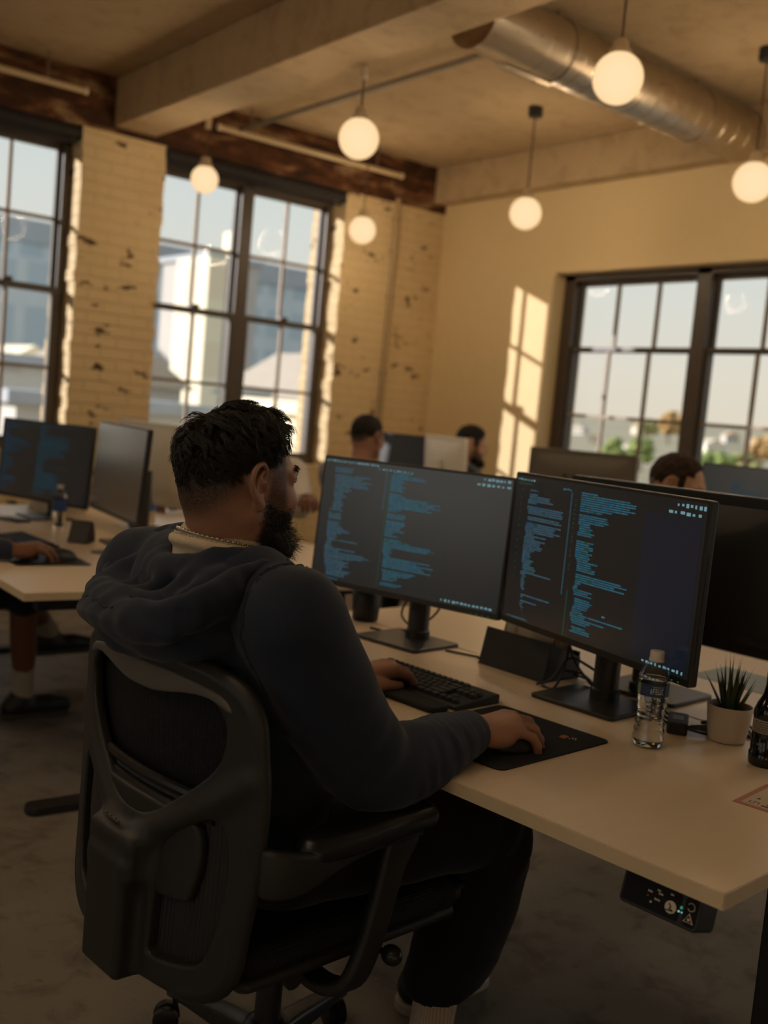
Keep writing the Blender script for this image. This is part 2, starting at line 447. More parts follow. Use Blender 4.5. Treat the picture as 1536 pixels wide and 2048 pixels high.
plain_window('window_9', Matrix.Translation((XE+0.17, (W4[0]+W4[1])/2, 0.2)) @ Matrix.Rotation(-PI/2, 4, 'Z'), W4[1]-W4[0], 2.7)
struct(MB().box(XE-0.015, XE, YS, YB, 0, 0.1).build('baseboard_right', M_WALL))

# ================================================================== CEILING THINGS
M_DUCT = None
def duct_mat():
    t = NT('galvanised_steel'); o = t.obj()
    a = t.noise(o, 5, 4); b = t.noise(t.scale(o, (14, 60, 60)), 1.0, 3)
    c = t.mix(a, (0.40, 0.33, 0.24), (0.60, 0.51, 0.38))
    t.bsdf(c, t.framp(b, [(0.3, 0.26), (0.7, 0.42)]), 0.9, bump=b, bstr=0.06, bdist=0.003); return t.m
M_DUCT = duct_mat()
M_BLACK = pmat('black_plastic', (0.012, 0.012, 0.013), 0.5)
M_GREYM = pmat('grey_metal', (0.20, 0.165, 0.12), 0.45, 0.6)
M_CONDUIT = pmat('painted_conduit', (0.55, 0.42, 0.25), 0.5)
M_WHITEP = pmat('white_plastic', (0.72, 0.62, 0.46), 0.4)
# duct
dr = 0.145
da, db = Vector((3.20, 3.76, 3.195)), Vector((5.48, 3.91, 3.195))
ax = (db-da).normalized(); Ld = (db-da).length
r = empty('ventilation_duct', da, label='round galvanised steel air duct hanging under the ceiling at upper right', cat='duct', rot=(0, 0, math.atan2(ax.y, ax.x)))
Mx = Matrix.Rotation(PI/2, 4, 'Y')
prof = [(dr, 0.0)]
k = 0.0
while k < Ld-0.02:
    prof += [(dr, k+0.004), (dr+0.0035, k+0.008), (dr+0.0035, k+0.012), (dr, k+0.016)] if k > 0.3 else [(dr, k+0.012)]
    k += 0.125
prof += [(dr, Ld)]
MB().lathe(prof, 48, 0, Mx, cap=False).build('tube', M_DUCT, r, smooth=True)
en = MB()
en.lathe([(0.0, 0.05), (0.05, 0.045), (0.09, 0.035), (0.12, 0.02), (dr-0.012, 0.0), (dr+0.006, -0.006), (dr+0.006, 0.03), (dr, 0.035)], 48, 0, Mx, cap=False)
en.build('end_cap', M_DUCT, r, smooth=True)
g = MB()
Mg = Matrix.Translation((0.42, 0, 0)) @ Matrix.Rotation(R_(-150), 4, 'X')
g.prism(rrect(0.34, 0.13, 0.03, 5), dr-0.014, dr+0.012, 'z', M=Mg)
gr = g.build('vent_grille', M_DUCT, r, bevel=0.004)
sl = MB()
for i in range(11): sl.box(-0.14+i*0.028-0.004, -0.14+i*0.028+0.004, -0.05, 0.05, dr+0.010, dr+0.017, M=Mg)
sl.build('slat', M_GREYM, gr)
for xx in (0.55, 1.75):
    hb = MB(); hb.tube([(xx, dr*math.cos(a), dr*math.sin(a)) for a in [PI*2*k/32 for k in range(32)]], 0.006, 6, closed=True)
    hb.tube([(xx, 0, dr), (xx, 0, ZC-da.z)], 0.007, 6); hb.build('hanger_strap', M_GREYM, r)
# conduits and pipes
def pipe(name, pts, rad, mat, label, cat='pipe', clips=None, group=None, n=10):
    p0 = Vector(pts[0]); o = MB().tube([tuple(Vector(p)-p0) for p in pts], rad, n).build(name, mat, smooth=True, loc=p0)
    tag(o, label, cat, group)
    for c in clips or []:
        c = Vector(c)-p0; q = MB().box(c.x-0.03, c.x+0.03, c.y-0.02, c.y+0.02, c.z-0.012, c.z+0.012).build('pipe_clip', mat, o)
    return o
pipe('ceiling_pipe', [(3.615, YB-0.16, 3.215), (3.615, 3.78, 3.215)], 0.016, M_GREYM, 'thin grey pipe running under the ceiling from window wall to air duct')
def tube_light(x0, x1, label):
    t = empty('light_strip', ((x0+x1)/2, YB-0.16, 3.20), label=label, cat='light strip', group='pale strips under the ceiling')
    h = (x1-x0)/2
    MB().tube([(-h, 0, 0), (h, 0, 0)], 0.020, 12).build('strip', M_CONDUIT, t, smooth=True)
    for sx in (-1, 1):
        MB().tube([(sx*h, 0, 0), (sx*(h+0.015), 0, 0)], 0.023, 12).build('end_cap', M_WHITEP, t, smooth=True)
        MB().tube([(sx*h*0.7, 0, 0.018), (sx*h*0.7, 0, ZC-3.20)], 0.006, 6).build('hanger', M_GREYM, t)
tube_light(3.47, 5.03, 'long pale strip hung along the brown band above the middle window')
tube_light(0.95, 2.525, 'pale strip hung along the brown band at upper left edge')
pc = pipe('wall_conduit', [(5.135, YB-0.02, 3.06), (5.135, YB-0.02, 0.2)], 0.022, pmat('conduit_paint', (0.36, 0.26, 0.14), 0.5), 'vertical painted conduit on the brick pier beside the corner', 'conduit',
     [(5.135, YB-0.012, z) for z in (2.9, 2.3, 1.7, 1.1)])
# pendants
M_GLOBE = NT('globe_glass')
def globe_mat():
    t = NT('lit_opal_glass'); lw = t.n('LayerWeight'); lw.inputs[0].default_value = 0.35
    c = t.ramp(lw.outputs['Facing'], [(0.0, (1.0, 0.735, 0.43)), (0.6, (1.0, 0.68, 0.36)), (1.0, (0.95, 0.50, 0.20))])
    e = t.n('Emission'); t.l(c, e.inputs[0]); e.inputs[1].default_value = 1.05
    t.l(e.outputs[0], t.out.inputs[0]); return t.m
bpy.data.materials.remove(M_GLOBE.m)
M_GLOBE = globe_mat()
M_CORD = pmat('brown_cord', (0.06, 0.035, 0.02), 0.7)
M_SOCK = pmat('white_lamp_holder', (0.55, 0.42, 0.26), 0.4)
def pendant(x, y, z, top, label, dia=0.2, dark=False):
    t = empty('pendant_lamp', (x, y, top), label=label, cat='lamp', group='globe pendant lamps')
    R0 = dia/2; zc = z-top
    mb = MB()
    rc = 0.045 if dark else 0.018
    mb.lathe([(rc, 0.0), (rc, -0.055), (rc*0.9, -0.062), (0.0, -0.062)][::-1], 24)
    mb.build('ceiling_canopy', M_BLACK if dark else M_SOCK, t, smooth=True)
    MB().tube([(0, 0, -0.06), (0, 0, zc+R0+0.035)], 0.0045, 8).build('cord', M_CORD, t, smooth=True)
    MB().lathe([(0.0, zc+R0+0.055), (0.018, zc+R0+0.052), (0.030, zc+R0+0.042), (0.032, zc+R0+0.01), (0.044, zc+R0+0.006), (0.046, zc+R0-0.012), (0.0, zc+R0-0.013)][::-1], 24).build('lamp_holder', M_SOCK, t, smooth=True)
    MB().ball((0, 0, zc), R0, 32, 20).build('globe_shade', M_GLOBE, t, smooth=True)
    ld = bpy.data.lights.new('globe_light', 'POINT'); ld.energy = LAMP_W*(dia/0.2)**2; ld.color = LAMP_COL; ld.shadow_soft_size = R0*1.04
    lo = bpy.data.objects.new('globe_light', ld); COL.objects.link(lo); lo.parent = t; lo.location = (0, 0, zc)
    return t
pendant(3.085, 4.415, 2.72, BEAMZ, 'lit globe pendant hanging from the near concrete beam left of the duct')
pendant(3.075, 6.00, 2.705, BEAMZ, 'lit globe pendant in front of the middle window', 0.168)
pendant(4.55, 6.37, 2.69, ZC, 'lit globe pendant in front of the brick corner pier', 0.198)
pendant(4.80, 4.965, 2.725, ZC, 'lit globe pendant with black canopy before the plain wall', 0.203, True)
pendant(3.26, 2.93, 2.775, ZC, 'largest lit globe pendant, hanging in front of the duct')
pendant(4.76, 3.30, 2.72, ZC, 'lit globe pendant with black canopy at the right picture edge', 0.203, True)
pendant(3.25, 1.46, 2.75, BEAMZ+0.31, 'unseen globe pendant added at right to light the near desk', 0.2)  # this and the pendants below are unseen, added to light desk and floor
pendant(4.80, 1.65, 2.72, ZC, 'unseen globe pendant added at far right for more light', 0.2, True)
pendant(0.15, 1.45, 2.75, ZC, 'unseen globe pendant added above the camera for more light', 0.2, True)
for x_, y_, lb_ in ((0.15, 2.95, 'unseen globe pendant added at left for light, over the aisle'), (0.15, 4.45, 'unseen globe pendant added at left for light, nearest the window wall'), (-1.45, 3.7, 'unseen globe pendant added at far left for more light'), (-1.0, 0.6, 'unseen globe pendant added behind the camera to light the desk edge')):
    pendant(x_, y_, 2.75, ZC, lb_, 0.2, True)  # unseen, added to brighten the left side and the desk edge
# ================================================================== DESKS AND WHAT STANDS ON THEM
ZD = 0.74
def desk_top_mat():
    t = NT('pale_laminate'); o = t.obj(); a = t.noise(t.scale(o, (2, 14, 2)), 3, 5); f = t.noise(o, 90, 3)
    c = t.mix(a, (0.72, 0.58, 0.41), (0.77, 0.62, 0.44))
    t.bsdf(c, t.framp(f, [(0.3, 0.30), (0.7, 0.36)]), 0.0, Specular_IOR_Level=0.5); return t.m
M_DESK = desk_top_mat()
M_EDGE = pmat('desk_edge_band', (0.72, 0.58, 0.38), 0.45, var=0.05)
M_STEEL = pmat('black_powder_coat', (0.014, 0.014, 0.015), 0.45)
M_SCRB = pmat('monitor_plastic', (0.018, 0.018, 0.019), 0.38, bstr=0.05, scale=400)
M_SCRG = pmat('grey_monitor_plastic', (0.12, 0.105, 0.085), 0.45)
M_SCRW = pmat('white_monitor_plastic', (0.80, 0.76, 0.68), 0.4)
def desk(name_label, loc, rz, L=1.8, D=0.83, ctrl=False, group='office desks'):
    t = empty('desk', loc, R_(rz), name_label, 'desk', group)
    top = MB(); top.prism([(0, 0), (D, 0), (D, L), (0, L)], ZD-0.026, ZD)
    tp = top.build('tabletop', M_DESK, t, bevel=0.002)
    e = MB(); e.box(-0.0015, 0.0, 0, L, ZD-0.026, ZD-0.0022); e.box(0, D, -0.0015, 0, ZD-0.026, ZD-0.0022)
    e.build('edge_band', M_EDGE, tp)
    for v in (0.075, L-0.16):
        l = MB(); l.box(D/2-0.04, D/2+0.04, v-0.03, v+0.03, 0.03, ZD-0.07); l.build('leg', M_STEEL, t, bevel=0.004)
        MB().prism(rrect(D-0.14, 0.075, 0.03, 5, D/2, v), 0.0, 0.03).build('foot', M_STEEL, t, bevel=0.006)
        MB().box(0.06, D-0.06, v-0.022, v+0.022, ZD-0.07, ZD-0.026).build('support_arm', M_STEEL, t, bevel=0.003)
    MB().box(D/2-0.035, D/2+0.035, 0.19, L-0.19, ZD-0.075, ZD-0.035).build('cross_beam', M_STEEL, t, bevel=0.003)
    return t
DESK_A = desk('white topped desk at which the man in the navy hoodie sits', (1.333, 0.83, 0), 6.2)
_u, _v = Vector((math.cos(R_(6.2)), math.sin(R_(6.2)), 0)), Vector((-math.sin(R_(6.2)), math.cos(R_(6.2)), 0))
K = Vector((1.333, 0.83, 0))
desk('pale desk facing the hooded man, joined behind his monitors', K+_u*1.668+_v*1.8, 186.2)
B0 = Vector((1.125, 3.18, 0))
desk('pale desk at left edge with a worker’s hand on a mouse', B0, -1.0, L=2.35)
_ub = Vector((math.cos(R_(-1)), math.sin(R_(-1)), 0)); _vb = Vector((-math.sin(R_(-1)), math.cos(R_(-1)), 0))
desk('pale desk behind the left monitors, beside the middle window', B0+_ub*1.668+_vb*2.35, 179.0, L=2.35)
desk('pale desk under the monitors before the brick corner', (3.98, 3.35, 0), 0.0, L=2.3)
desk('pale desk of the brown haired man near the right window', (3.74, 1.55, 0), 0.0, L=1.7)

# --- desk controller under the front edge
M_WHITE = pmat('white_print', (0.62, 0.55, 0.42), 0.5)
M_GREENP = emat('green_led', (0.05, 0.35, 0.2), 0.6)
M_TEAL = emat('teal_led', (0.25, 0.55, 0.5), 0.8)
M_REDP = pmat('red_mark', (0.35, 0.03, 0.03), 0.5)
Mc = Matrix.Translation((0.012, 0.105, ZD-0.055)) @ Matrix.Rotation(R_(16), 4, 'Y')
def c_part(mb_): return mb_
ctl = empty('desk_controller', (0, 0, 0)); ctl.parent = DESK_A
b = MB(); b.prism(rrect(0.135, 0.052, 0.008, 4), -0.004, 0.05, 'x', M=Mc)
b.build('controller_body', M_BLACK, ctl, bevel=0.002)
s = MB(); s.prism(rrect(0.098, 0.042, 0.005, 4, 0.014, 0.0), -0.0048, -0.004, 'x', M=Mc); s.prism(rrect(0.021, 0.042, 0.005, 4, -0.052, 0.0), -0.0048, -0.004, 'x', M=Mc)
s.build('control_panel', pmat('panel_black', (0.006, 0.006, 0.007), 0.55, spec=0.2), ctl)
def cdisc(mb, cy, cz, r, mi=0, n=20, x=-0.0056):
    mb.prism([(cy+r*math.cos(2*PI*k/n), cz+r*math.sin(2*PI*k/n)) for k in range(n)], x, x+0.001, 'x', mi, Mc)
d = MB(); cdisc(d, -0.020, -0.004, 0.0095); d.build('logo_button', M_WHITE, ctl)
d = MB()
for (a, b_, c, e_) in ((-0.0165, 0.001, -0.021, -0.003), (-0.021, -0.003, -0.0185, -0.006), (-0.0185, -0.006, -0.025, -0.0085), (-0.025, -0.0085, -0.0135, -0.0095)):
    d.tube([(-0.0060, a, b_), (-0.0060, c, e_)], 0.0009, 5, M=Mc)
d.build('logo_mark', M_BLACK, ctl)
d = MB()
d.tube([(-0.0055, -0.052+0.0058*math.cos(t_), 0.008+0.0058*math.sin(t_)) for t_ in [0.5+5.2*k/16 for k in range(17)]], 0.0006, 5, M=Mc)
d.build('ring_symbol', M_WHITE, ctl)
d = MB(); tri = [(-0.052, -0.002), (-0.0445, -0.0145), (-0.0595, -0.0145)]
d.tube([(-0.0055, a, c) for a, c in tri], 0.0016, 6, M=Mc, closed=True); cdisc(d, -0.052, -0.0105, 0.0022)
d.build('triangle_symbol', M_WHITE, ctl)
d = MB()
for k, (a, c, w_) in enumerate(((0.004, 0.012, 0.006), (0.0, 0.008, 0.008), (0.004, -0.002, 0.010), (-0.018, 0.014, 0.006), (0.018, 0.006, 0.008))):
    for j in range(4): d.box(-0.0056, -0.0046, a-w_/2+j*w_/4, a-w_/2+j*w_/4+w_/6, c-0.0012, c+0.0012+0.0006*(j % 2), M=Mc)
cdisc(d, 0.013, -0.0085, 0.0017)
d.build('printed_marks', M_WHITE, ctl)
d = MB(); cdisc(d, -0.037, 0.002, 0.0022); d.build('green_symbol', M_GREENP, ctl)
d = MB(); cdisc(d, -0.034, -0.0045, 0.0016); cdisc(d, -0.039, -0.0045, 0.0012); d.build('teal_lamp', M_TEAL, ctl)
d = MB(); cdisc(d, 0.020, -0.001, 0.0014); d.build('red_symbol', M_REDP, ctl)

# --- monitors ------------------------------------------------------
M_SCREEN = None
def screen_mat(name, base=(0.0045, 0.0065, 0.0085), em=(0.003, 0.0048, 0.0066), rough=0.26):
    t = NT(name); o = t.obj(); n_ = t.noise(o, 300, 2)
    b = t.bsdf(base, rough, 0.0, Specular_IOR_Level=1.0, Coat_Weight=0.8, Coat_Roughness=0.22)
    b.inputs['Emission Color'].default_value = tuple(em)+(1,); b.inputs['Emission Strength'].default_value = 1.0
    return t.m
M_SCREEN = screen_mat('dark_screen')
M_PANEL = screen_mat('navy_screen_panel', (0.003, 0.006, 0.013), (0.0022, 0.0055, 0.0125))
CODE = [emat('code_teal', (0.028, 0.115, 0.160), 1.0), emat('code_steel', (0.048, 0.100, 0.135), 1.0), emat('code_blue', (0.020, 0.090, 0.165), 1.0),
        emat('code_green', (0.015, 0.085, 0.040), 1.0), emat('code_pale', (0.14, 0.26, 0.29), 1.0), emat('code_red', (0.06, 0.012, 0.014), 1.0)]
CODE_DIM = [emat('dim_code_%d' % i, tuple(v*0.35 for v in q_)) for i, q_ in enumerate(((0.028, 0.115, 0.160), (0.048, 0.100, 0.135), (0.020, 0.090, 0.165), (0.015, 0.085, 0.040), (0.14, 0.26, 0.29), (0.06, 0.012, 0.014)))]
def monitor(label, cx, cy, rz, zb, w_=0.655, h=0.382, post=None, base_rz=0, shell=None, seed=0, code=None, group='monitors on the desks', stand='round', cat='monitor', slot=False, tilt=3.5):
    """local frame: screen faces -x, viewer's left is +y; root on the desk below the screen"""
    shell = shell or M_SCRB
    t = empty('monitor', (cx, cy, ZD), R_(rz), label, cat, group)
    z0 = zb-ZD; bz = 0.007; chin = 0.016
    hs = MB(); hs.prism(rrect(w_, h, 0.006, 3, 0, z0+h/2), 0.0, 0.022, 'x')
    ho = hs.build('housing', shell, t, bevel=0.0025)
    bk = MB(); bk.loft([[(0.022, a, c) for a, c in rrect(w_*0.9, h*0.86, 0.03, 4, 0, z0+h/2)], [(0.040, a, c) for a, c in rrect(w_*0.72, h*0.66, 0.04, 4, 0, z0+h*0.48)], [(0.052, a, c) for a, c in rrect(w_*0.4, h*0.5, 0.04, 4, 0, z0+h*0.45)]])
    bc = bk.build('back_cover', shell, t, smooth=True, auto=50)
    if slot:
        MB().prism(rrect(0.2, 0.022, 0.008, 3, 0, z0+h*0.62), 0.046, 0.056, 'x').build('vent_slot', M_BLACK, bc)
        MB().prism(rrect(0.16, 0.16, 0.012, 3, 0, z0+h*0.45), 0.050, 0.060, 'x').build('mount_plate', shell, bc)
    sc = MB(); sc.box(-0.0006, 0.001, -w_/2+bz, w_/2-bz, z0+chin, z0+h-bz)
    so = sc.build('screen', M_SCREEN, t)
    if code:
        rr = random.Random(seed); q = MB(); sw, sh = w_-2*bz, h-bz-chin; yl = w_/2-bz; zt = z0+h-bz
        def dash(u0, u1, v, hh, mi):      # u from the left edge, v from the top edge (fractions)
            q.box(-0.0011, -0.0007, yl-u1*sw, yl-u0*sw, zt-v*sh-hh/2, zt-v*sh+hh/2, mi)
        lh = 0.0052
        for (u0, u1, v0, v1, base, dens) in code['cols']:
            n = int((v1-v0)*sh/lh); ind = 1; run = rr.uniform(0.3, 0.8)
            for i in range(n):
                if rr.random() > dens: continue
                if rr.random() < 0.3: ind = max(0, min(4, ind+rr.choice((-1, 1, 1, -2))))
                if rr.random() < 0.35: run = rr.choice((0.15, 0.25, 0.3, 0.4, 0.55, 0.8, 1.0))
                L = (u1-u0)*max(0.08, min(1, run*rr.uniform(0.75, 1.1)))
                u = u0 + ind*0.008; end = u0 + L; v = v0 + i*lh/sh
                while u < end:
                    wl_ = rr.uniform(0.006, 0.026)
                    mi = base if rr.random() < 0.8 else rr.choice((0, 1, 2, 2, 0, 3) if base != 3 else (3,))
                    # a word: glyph blocks of differing height
                    g_ = u
                    while g_ < min(end, u+wl_):
                        gw = 0.0030; hh = rr.choice((0.0019, 0.0024, 0.0032, 0.0022)); dash(g_, g_+gw*0.85, v, hh, mi); g_ += gw
                    u += wl_ + 0.0032
        for (u, v0, v1, mi, st) in code.get('rules', []):
            vv = v0
            while vv < v1: dash(u, u+0.004, vv, 0.0024, mi); vv += st
        for (u0, u1, v, mi, st, hh) in code.get('bars', []):
            uu = u0
            while uu < u1:
                ww = rr.uniform(0.3, 0.8)*st; dash(uu, uu+ww, v+rr.uniform(-0.002, 0.002), hh*rr.uniform(0.6, 1.2), mi); uu += st
        q.build('code_text', CODE_DIM if code.get('dim') else CODE, so)
        if code.get('panel'):
            u0, u1, v0, v1 = code['panel']
            MB().box(-0.0010, -0.0005, yl-u1*sw, yl-u0*sw, zt-v1*sh, zt-v0*sh).build('side_panel', M_PANEL, so)
    ld = MB()
    for k in range(4): ld.box(-0.0004, 0.0004, -w_/2+0.03+k*0.018, -w_/2+0.034+k*0.018, z0+0.004, z0+0.0065)
    ld.build('button_marks', CODE[3], ho)
    MB().box(0.008, 0.014, -w_/2-0.0006, -w_/2+0.001, z0+h*0.12, z0+h*0.72).build('side_groove', M_BLACK, ho)
    zc_ = z0+h/2; Mt = Matrix.Translation((0, 0, zc_)) @ Matrix.Rotation(R_(tilt), 4, 'Y') @ Matrix.Translation((0, 0, -zc_))
    for q_ in (ho, bc, so): q_.matrix_local = Mt
    # stand: rotate about the post so the base can face another way than the screen
    px, py = post if post else (0.085, 0.0)
    s = Matrix.Translation((px, py, 0)) @ Matrix.Rotation(R_(base_rz), 4, 'Z')
    MB().prism(rrect(0.20, 0.235, 0.015, 5, -0.045, 0), 0.0, 0.010, M=s).build('stand_base', M_SCRB if shell is not M_SCRW else shell, t, bevel=0.003)
    zt_ = z0+h*0.62
    if stand == 'round':
        pm = MB(); pm.lathe([(0.036, 0.010), (0.036, 0.03), (0.031, 0.034), (0.031, zt_-0.04), (0.0, zt_-0.038)], 28, M=s)
        pm.build('stand_post', M_SCRB, t, smooth=True)
        MB().prism([(-0.030, -0.012), (-0.030, 0.012), (-0.036, 0.0)], 0.09, 0.15, M=s).build('cable_slot', M_BLACK, t)
    else:
        MB().prism(rrect(0.035, 0.10, 0.01, 4), 0.008, zt_, M=s).build('stand_post', M_SCRB if shell is not M_SCRW else shell, t, bevel=0.004)
    hm = MB(); hm.tube([(0.045, 0, z0+h*0.45), (px, py, z0+h*0.45)], 0.022, 12); hm.build('hinge', M_SCRB, t, smooth=True)
    return t
codeL = dict(cols=[(0.055, 0.33, 0.075, 0.985, 1, 0.93), (0.385, 0.70, 0.055, 0.97, 0, 0.9)], rules=[(0.355, 0.06, 0.37, 1, 0.012), (0.372, 0.10, 0.97, 3, 0.017), (0.02, 0.10, 0.7, 3, 0.05)],
             bars=[(0.01, 0.30, 0.02, 4, 0.016, 0.0045), (0.31, 0.50, 0.045, 4, 0.02, 0.003), (0.86, 0.985, 0.02, 4, 0.019, 0.006), (0.83, 0.985, 0.062, 4, 0.024, 0.006), (0.72, 0.97, 0.975, 4, 0.02, 0.006), (0.01, 0.15, 0.99, 0, 0.012, 0.004)])
codeR = dict(cols=[(0.085, 0.30, 0.08, 0.955, 1, 0.82), (0.395, 0.68, 0.055, 0.98, 0, 0.86)], rules=[(0.340, 0.07, 0.74, 0, 0.011), (0.365, 0.11, 0.60, 3, 0.03), (0.365, 0.32, 0.72, 5, 0.045), (0.372, 0.70, 0.99, 3, 0.012), (0.04, 0.10, 0.75, 3, 0.05)],
             bars=[(0.01, 0.11, 0.028, 4, 0.016, 0.0045), (0.02, 0.10, 0.055, 3, 0.012, 0.003), (0.29, 0.34, 0.05, 0, 0.02, 0.004), (0.87, 0.985, 0.03, 4, 0.019, 0.008), (0.835, 0.985, 0.075, 4, 0.026, 0.007), (0.79, 0.985, 0.975, 4, 0.02, 0.006), (0.03, 0.16, 0.985, 1, 0.01, 0.003), (0.575, 0.595, 0.80, 4, 0.01, 0.004)],
             panel=(0.725, 0.985, 0.10, 0.955))
codeB = dict(dim=True, cols=[(0.03, 0.36, 0.06, 0.95, 2, 0.85), (0.42, 0.78, 0.06, 0.95, 0, 0.85)], bars=[(0.02, 0.9, 0.03, 0, 0.03, 0.004)])
monitor('black monitor with code on it, nearer the hooded man’s face', 1.887, 2.302, 16.2, 0.864, post=(0.075, -0.02), base_rz=-7, seed=3, code=codeL)
monitor('black monitor with code on it, behind the water bottle', 1.892, 1.616, -8.4, 0.876, 0.668, 0.39, post=(0.105, 0.03), base_rz=15, seed=8, code=codeR, tilt=0.4)
monitor('black monitor seen from behind at right, on the opposite desk', 2.25, 1.652, 186.0, 0.883, post=(0.09, 0), base_rz=0)
monitor('left of the two screens on the left desk, showing dim code', 1.811, 4.974, 18.7, 0.82, seed=5, code=codeB, post=(0.08, 0.0), base_rz=-15)
monitor('dark grey screen with glare beside the hooded man’s hair', 1.815, 4.131, -6.5, 0.86, post=(0.12, 0.0))
monitor('pale backed monitor behind the glaring grey screen', 2.22, 4.62, 184.0, 0.865, shell=M_SCRW, post=(0.08, 0))
monitor('dark monitor before the far man in the grey shirt', 4.03, 4.90, 12, 0.925, 0.56, 0.35, post=(0.08, 0), stand='flat')
monitor('white backed monitor beside the far man facing right', 4.00, 4.575, 172, 0.945, 0.42, 0.345, shell=M_SCRW, post=(0.08, 0), stand='flat')
monitor('grey monitor seen from behind with a dark slot, below the sunlit wall patch', 4.27, 3.80, 228, 0.925, 0.56, 0.36, shell=M_SCRG, post=(0.08, 0), stand='flat', slot=True)
monitor('dark monitor with faint code right of the brown haired man', 4.255, 2.714, 10, 0.925, 0.60, 0.37, seed=11, code=dict(dim=True, cols=[(0.25, 0.5, 0.2, 0.6, 0, 0.7)]), post=(0.08, 0), stand='flat')
# ================================================================== OUTSIDE
def facade(name, wall, glass, cw, ch, mort=0.3, rough=0.7, vary=0.15):
    t = NT(name); o = t.obj(); s = t.n('SeparateXYZ'); t.l(o, s.inputs[0])
    g = t.n('NewGeometry'); gs = t.n('SeparateXYZ'); t.l(g.outputs['Normal'], gs.inputs[0])
    side = t.math('GREATER_THAN', t.math('ABSOLUTE', gs.outputs[0]), 0.7)
    u = t.math('ADD', t.math('MULTIPLY', s.outputs[0], t.math('SUBTRACT', 1.0, side)), t.math('MULTIPLY', s.outputs[1], side))
    fu = t.math('FRACT', t.math('DIVIDE', t.math('ADD', u, 500.0), cw)); fz = t.math('FRACT', t.math('DIVIDE', t.math('ADD', s.outputs[2], 500.0), ch))
    inw = t.math('MULTIPLY', t.math('MULTIPLY', t.math('GREATER_THAN', fu, mort), t.math('LESS_THAN', fu, 0.95)), t.math('MULTIPLY', t.math('GREATER_THAN', fz, mort), t.math('LESS_THAN', fz, 0.9)))
    flat = t.math('LESS_THAN', t.math('ABSOLUTE', gs.outputs[2]), 0.5)
    c = t.mix(t.math('MULTIPLY', inw, flat), t.mix(t.noise(o, 0.3, 4), tuple(x*(1-vary) for x in wall), tuple(min(1, x*(1+vary)) for x in wall)), glass)
    t.bsdf(c, rough, Specular_IOR_Level=0.2); return t.m
M_FGLASS = facade('glass_facade', (0.60, 0.64, 0.66), (0.46, 0.54, 0.58), 2.2, 3.2, 0.22)  # distance haze is put into these pale facade and roof colours
M_FBROWN = facade('brown_facade', (0.50, 0.46, 0.42), (0.49, 0.45, 0.41), 4.0, 3.4, 0.4)
M_FCREAM = facade('cream_facade', (0.95, 0.80, 0.58), (0.86, 0.72, 0.52), 3.0, 3.4, 0.45)
M_FLOW = facade('low_facade', (0.60, 0.57, 0.52), (0.50, 0.48, 0.44), 1.8, 2.6, 0.45)
M_ROOF = pmat('roof_tiles', (0.50, 0.42, 0.33), 0.8, var=0.12, scale=2)
M_ROOFG = pmat('grey_roof', (0.42, 0.44, 0.46), 0.8, var=0.15, scale=2)
M_GROUND = pmat('street_ground', (0.38, 0.35, 0.31), 0.9, var=0.2, scale=0.3)
struct(MB().box(-250, 250, -200, 260, -9.4, -9.2).build('ground', M_GROUND))
def building(x0, x1, y0, y1, ztop, mat, label, parapet=None, roof=None, zb=-9.2):
    t = empty('building', ((x0+x1)/2, (y0+y1)/2, zb), label=label, cat='building', group='buildings outside the windows')
    hx, hy = (x1-x0)/2, (y1-y0)/2; H = ztop-zb
    MB().box(-hx, hx, -hy, hy, 0, H).build('walls', mat, t)
    if parapet: MB().box(-hx-0.2, hx+0.2, -hy-0.2, hy+0.2, H, H+parapet[0]).build('roof_band', parapet[1], t)
    if roof:
        hgt, rm, axis = roof; m = MB()
        if axis == 'x': m.prism([(-hy-0.3, H), (hy+0.3, H), (0, H+hgt)], -hx-0.3, hx+0.3, 'x')
        else: m.prism([(-hx-0.3, H), (hx+0.3, H), (0, H+hgt)], -hy-0.3, hy+0.3, 'y')
        m.build('roof', rm, t)
    return t
# seen through the middle window
building(22.8, 66, 74, 88, 10.9, M_FGLASS, 'wide grey office block with rows of windows behind the middle window', (1.5, M_ROOFG))
building(22.3, 23.2, 42.5, 45.6, 7.6, M_FCREAM, 'slim cream sunlit tower left of centre in the middle window')
b = building(23.7, 26.4, 45.2, 50, 7.9, M_FBROWN, 'brown grey block right of the cream tower', (0.25, M_ROOFG))
for i, (cx, cy, hh, r_) in enumerate(((24.3, 46.3, 0.35, 0.2), (24.8, 46.2, 0.30, 0.2), (25.5, 46.1, 1.25, 0.42))):
    c_ = MB().box(cx-r_, cx+r_, cy-r_, cy+r_, 8.1, 8.15+hh).build('chimney', M_FCREAM, b); c_.location = -b.location
building(9.6, 13.2, 26.2, 29, 1.55, M_FLOW, 'low house with tan pitched roof below the cream tower', None, (1.3, M_ROOF, 'y'))
building(14.4, 17.9, 21.6, 26, 1.55, M_FLOW, 'low house with tan pitched roof at right in the middle window', None, (1.3, M_ROOF, 'y'))
building(5.6, 9.2, 16.7, 19.4, 1.05, M_FLOW, 'nearest low grey house under the middle window', (0.2, M_ROOFG))
building(9.35, 12.4, 13.2, 15.8, 1.25, M_FCREAM, 'bright sunlit cream house low in the middle window', (0.22, M_FCREAM))
# seen through the left window
building(6.0, 22.3, 61, 72, 8.2, M_FGLASS, 'tall grey glass block filling the left window')
building(3.2, 9.1, 24.4, 29, 1.75, M_FLOW, 'low grey terrace at the foot of the left window', (0.25, M_ROOFG))
building(10.2, 12.0, 32, 35, 1.7, M_FLOW, 'small house with a bright gable in the left window', None, (0.8, M_FCREAM, 'y'))
# unseen brick block, added only to keep the sun off the nearer windows
building(-3.2, -1.3, YB+WT+0.02, YB+3.05, 9.0, M_BRICK, 'unseen brick block added to keep sun off the nearer windows')
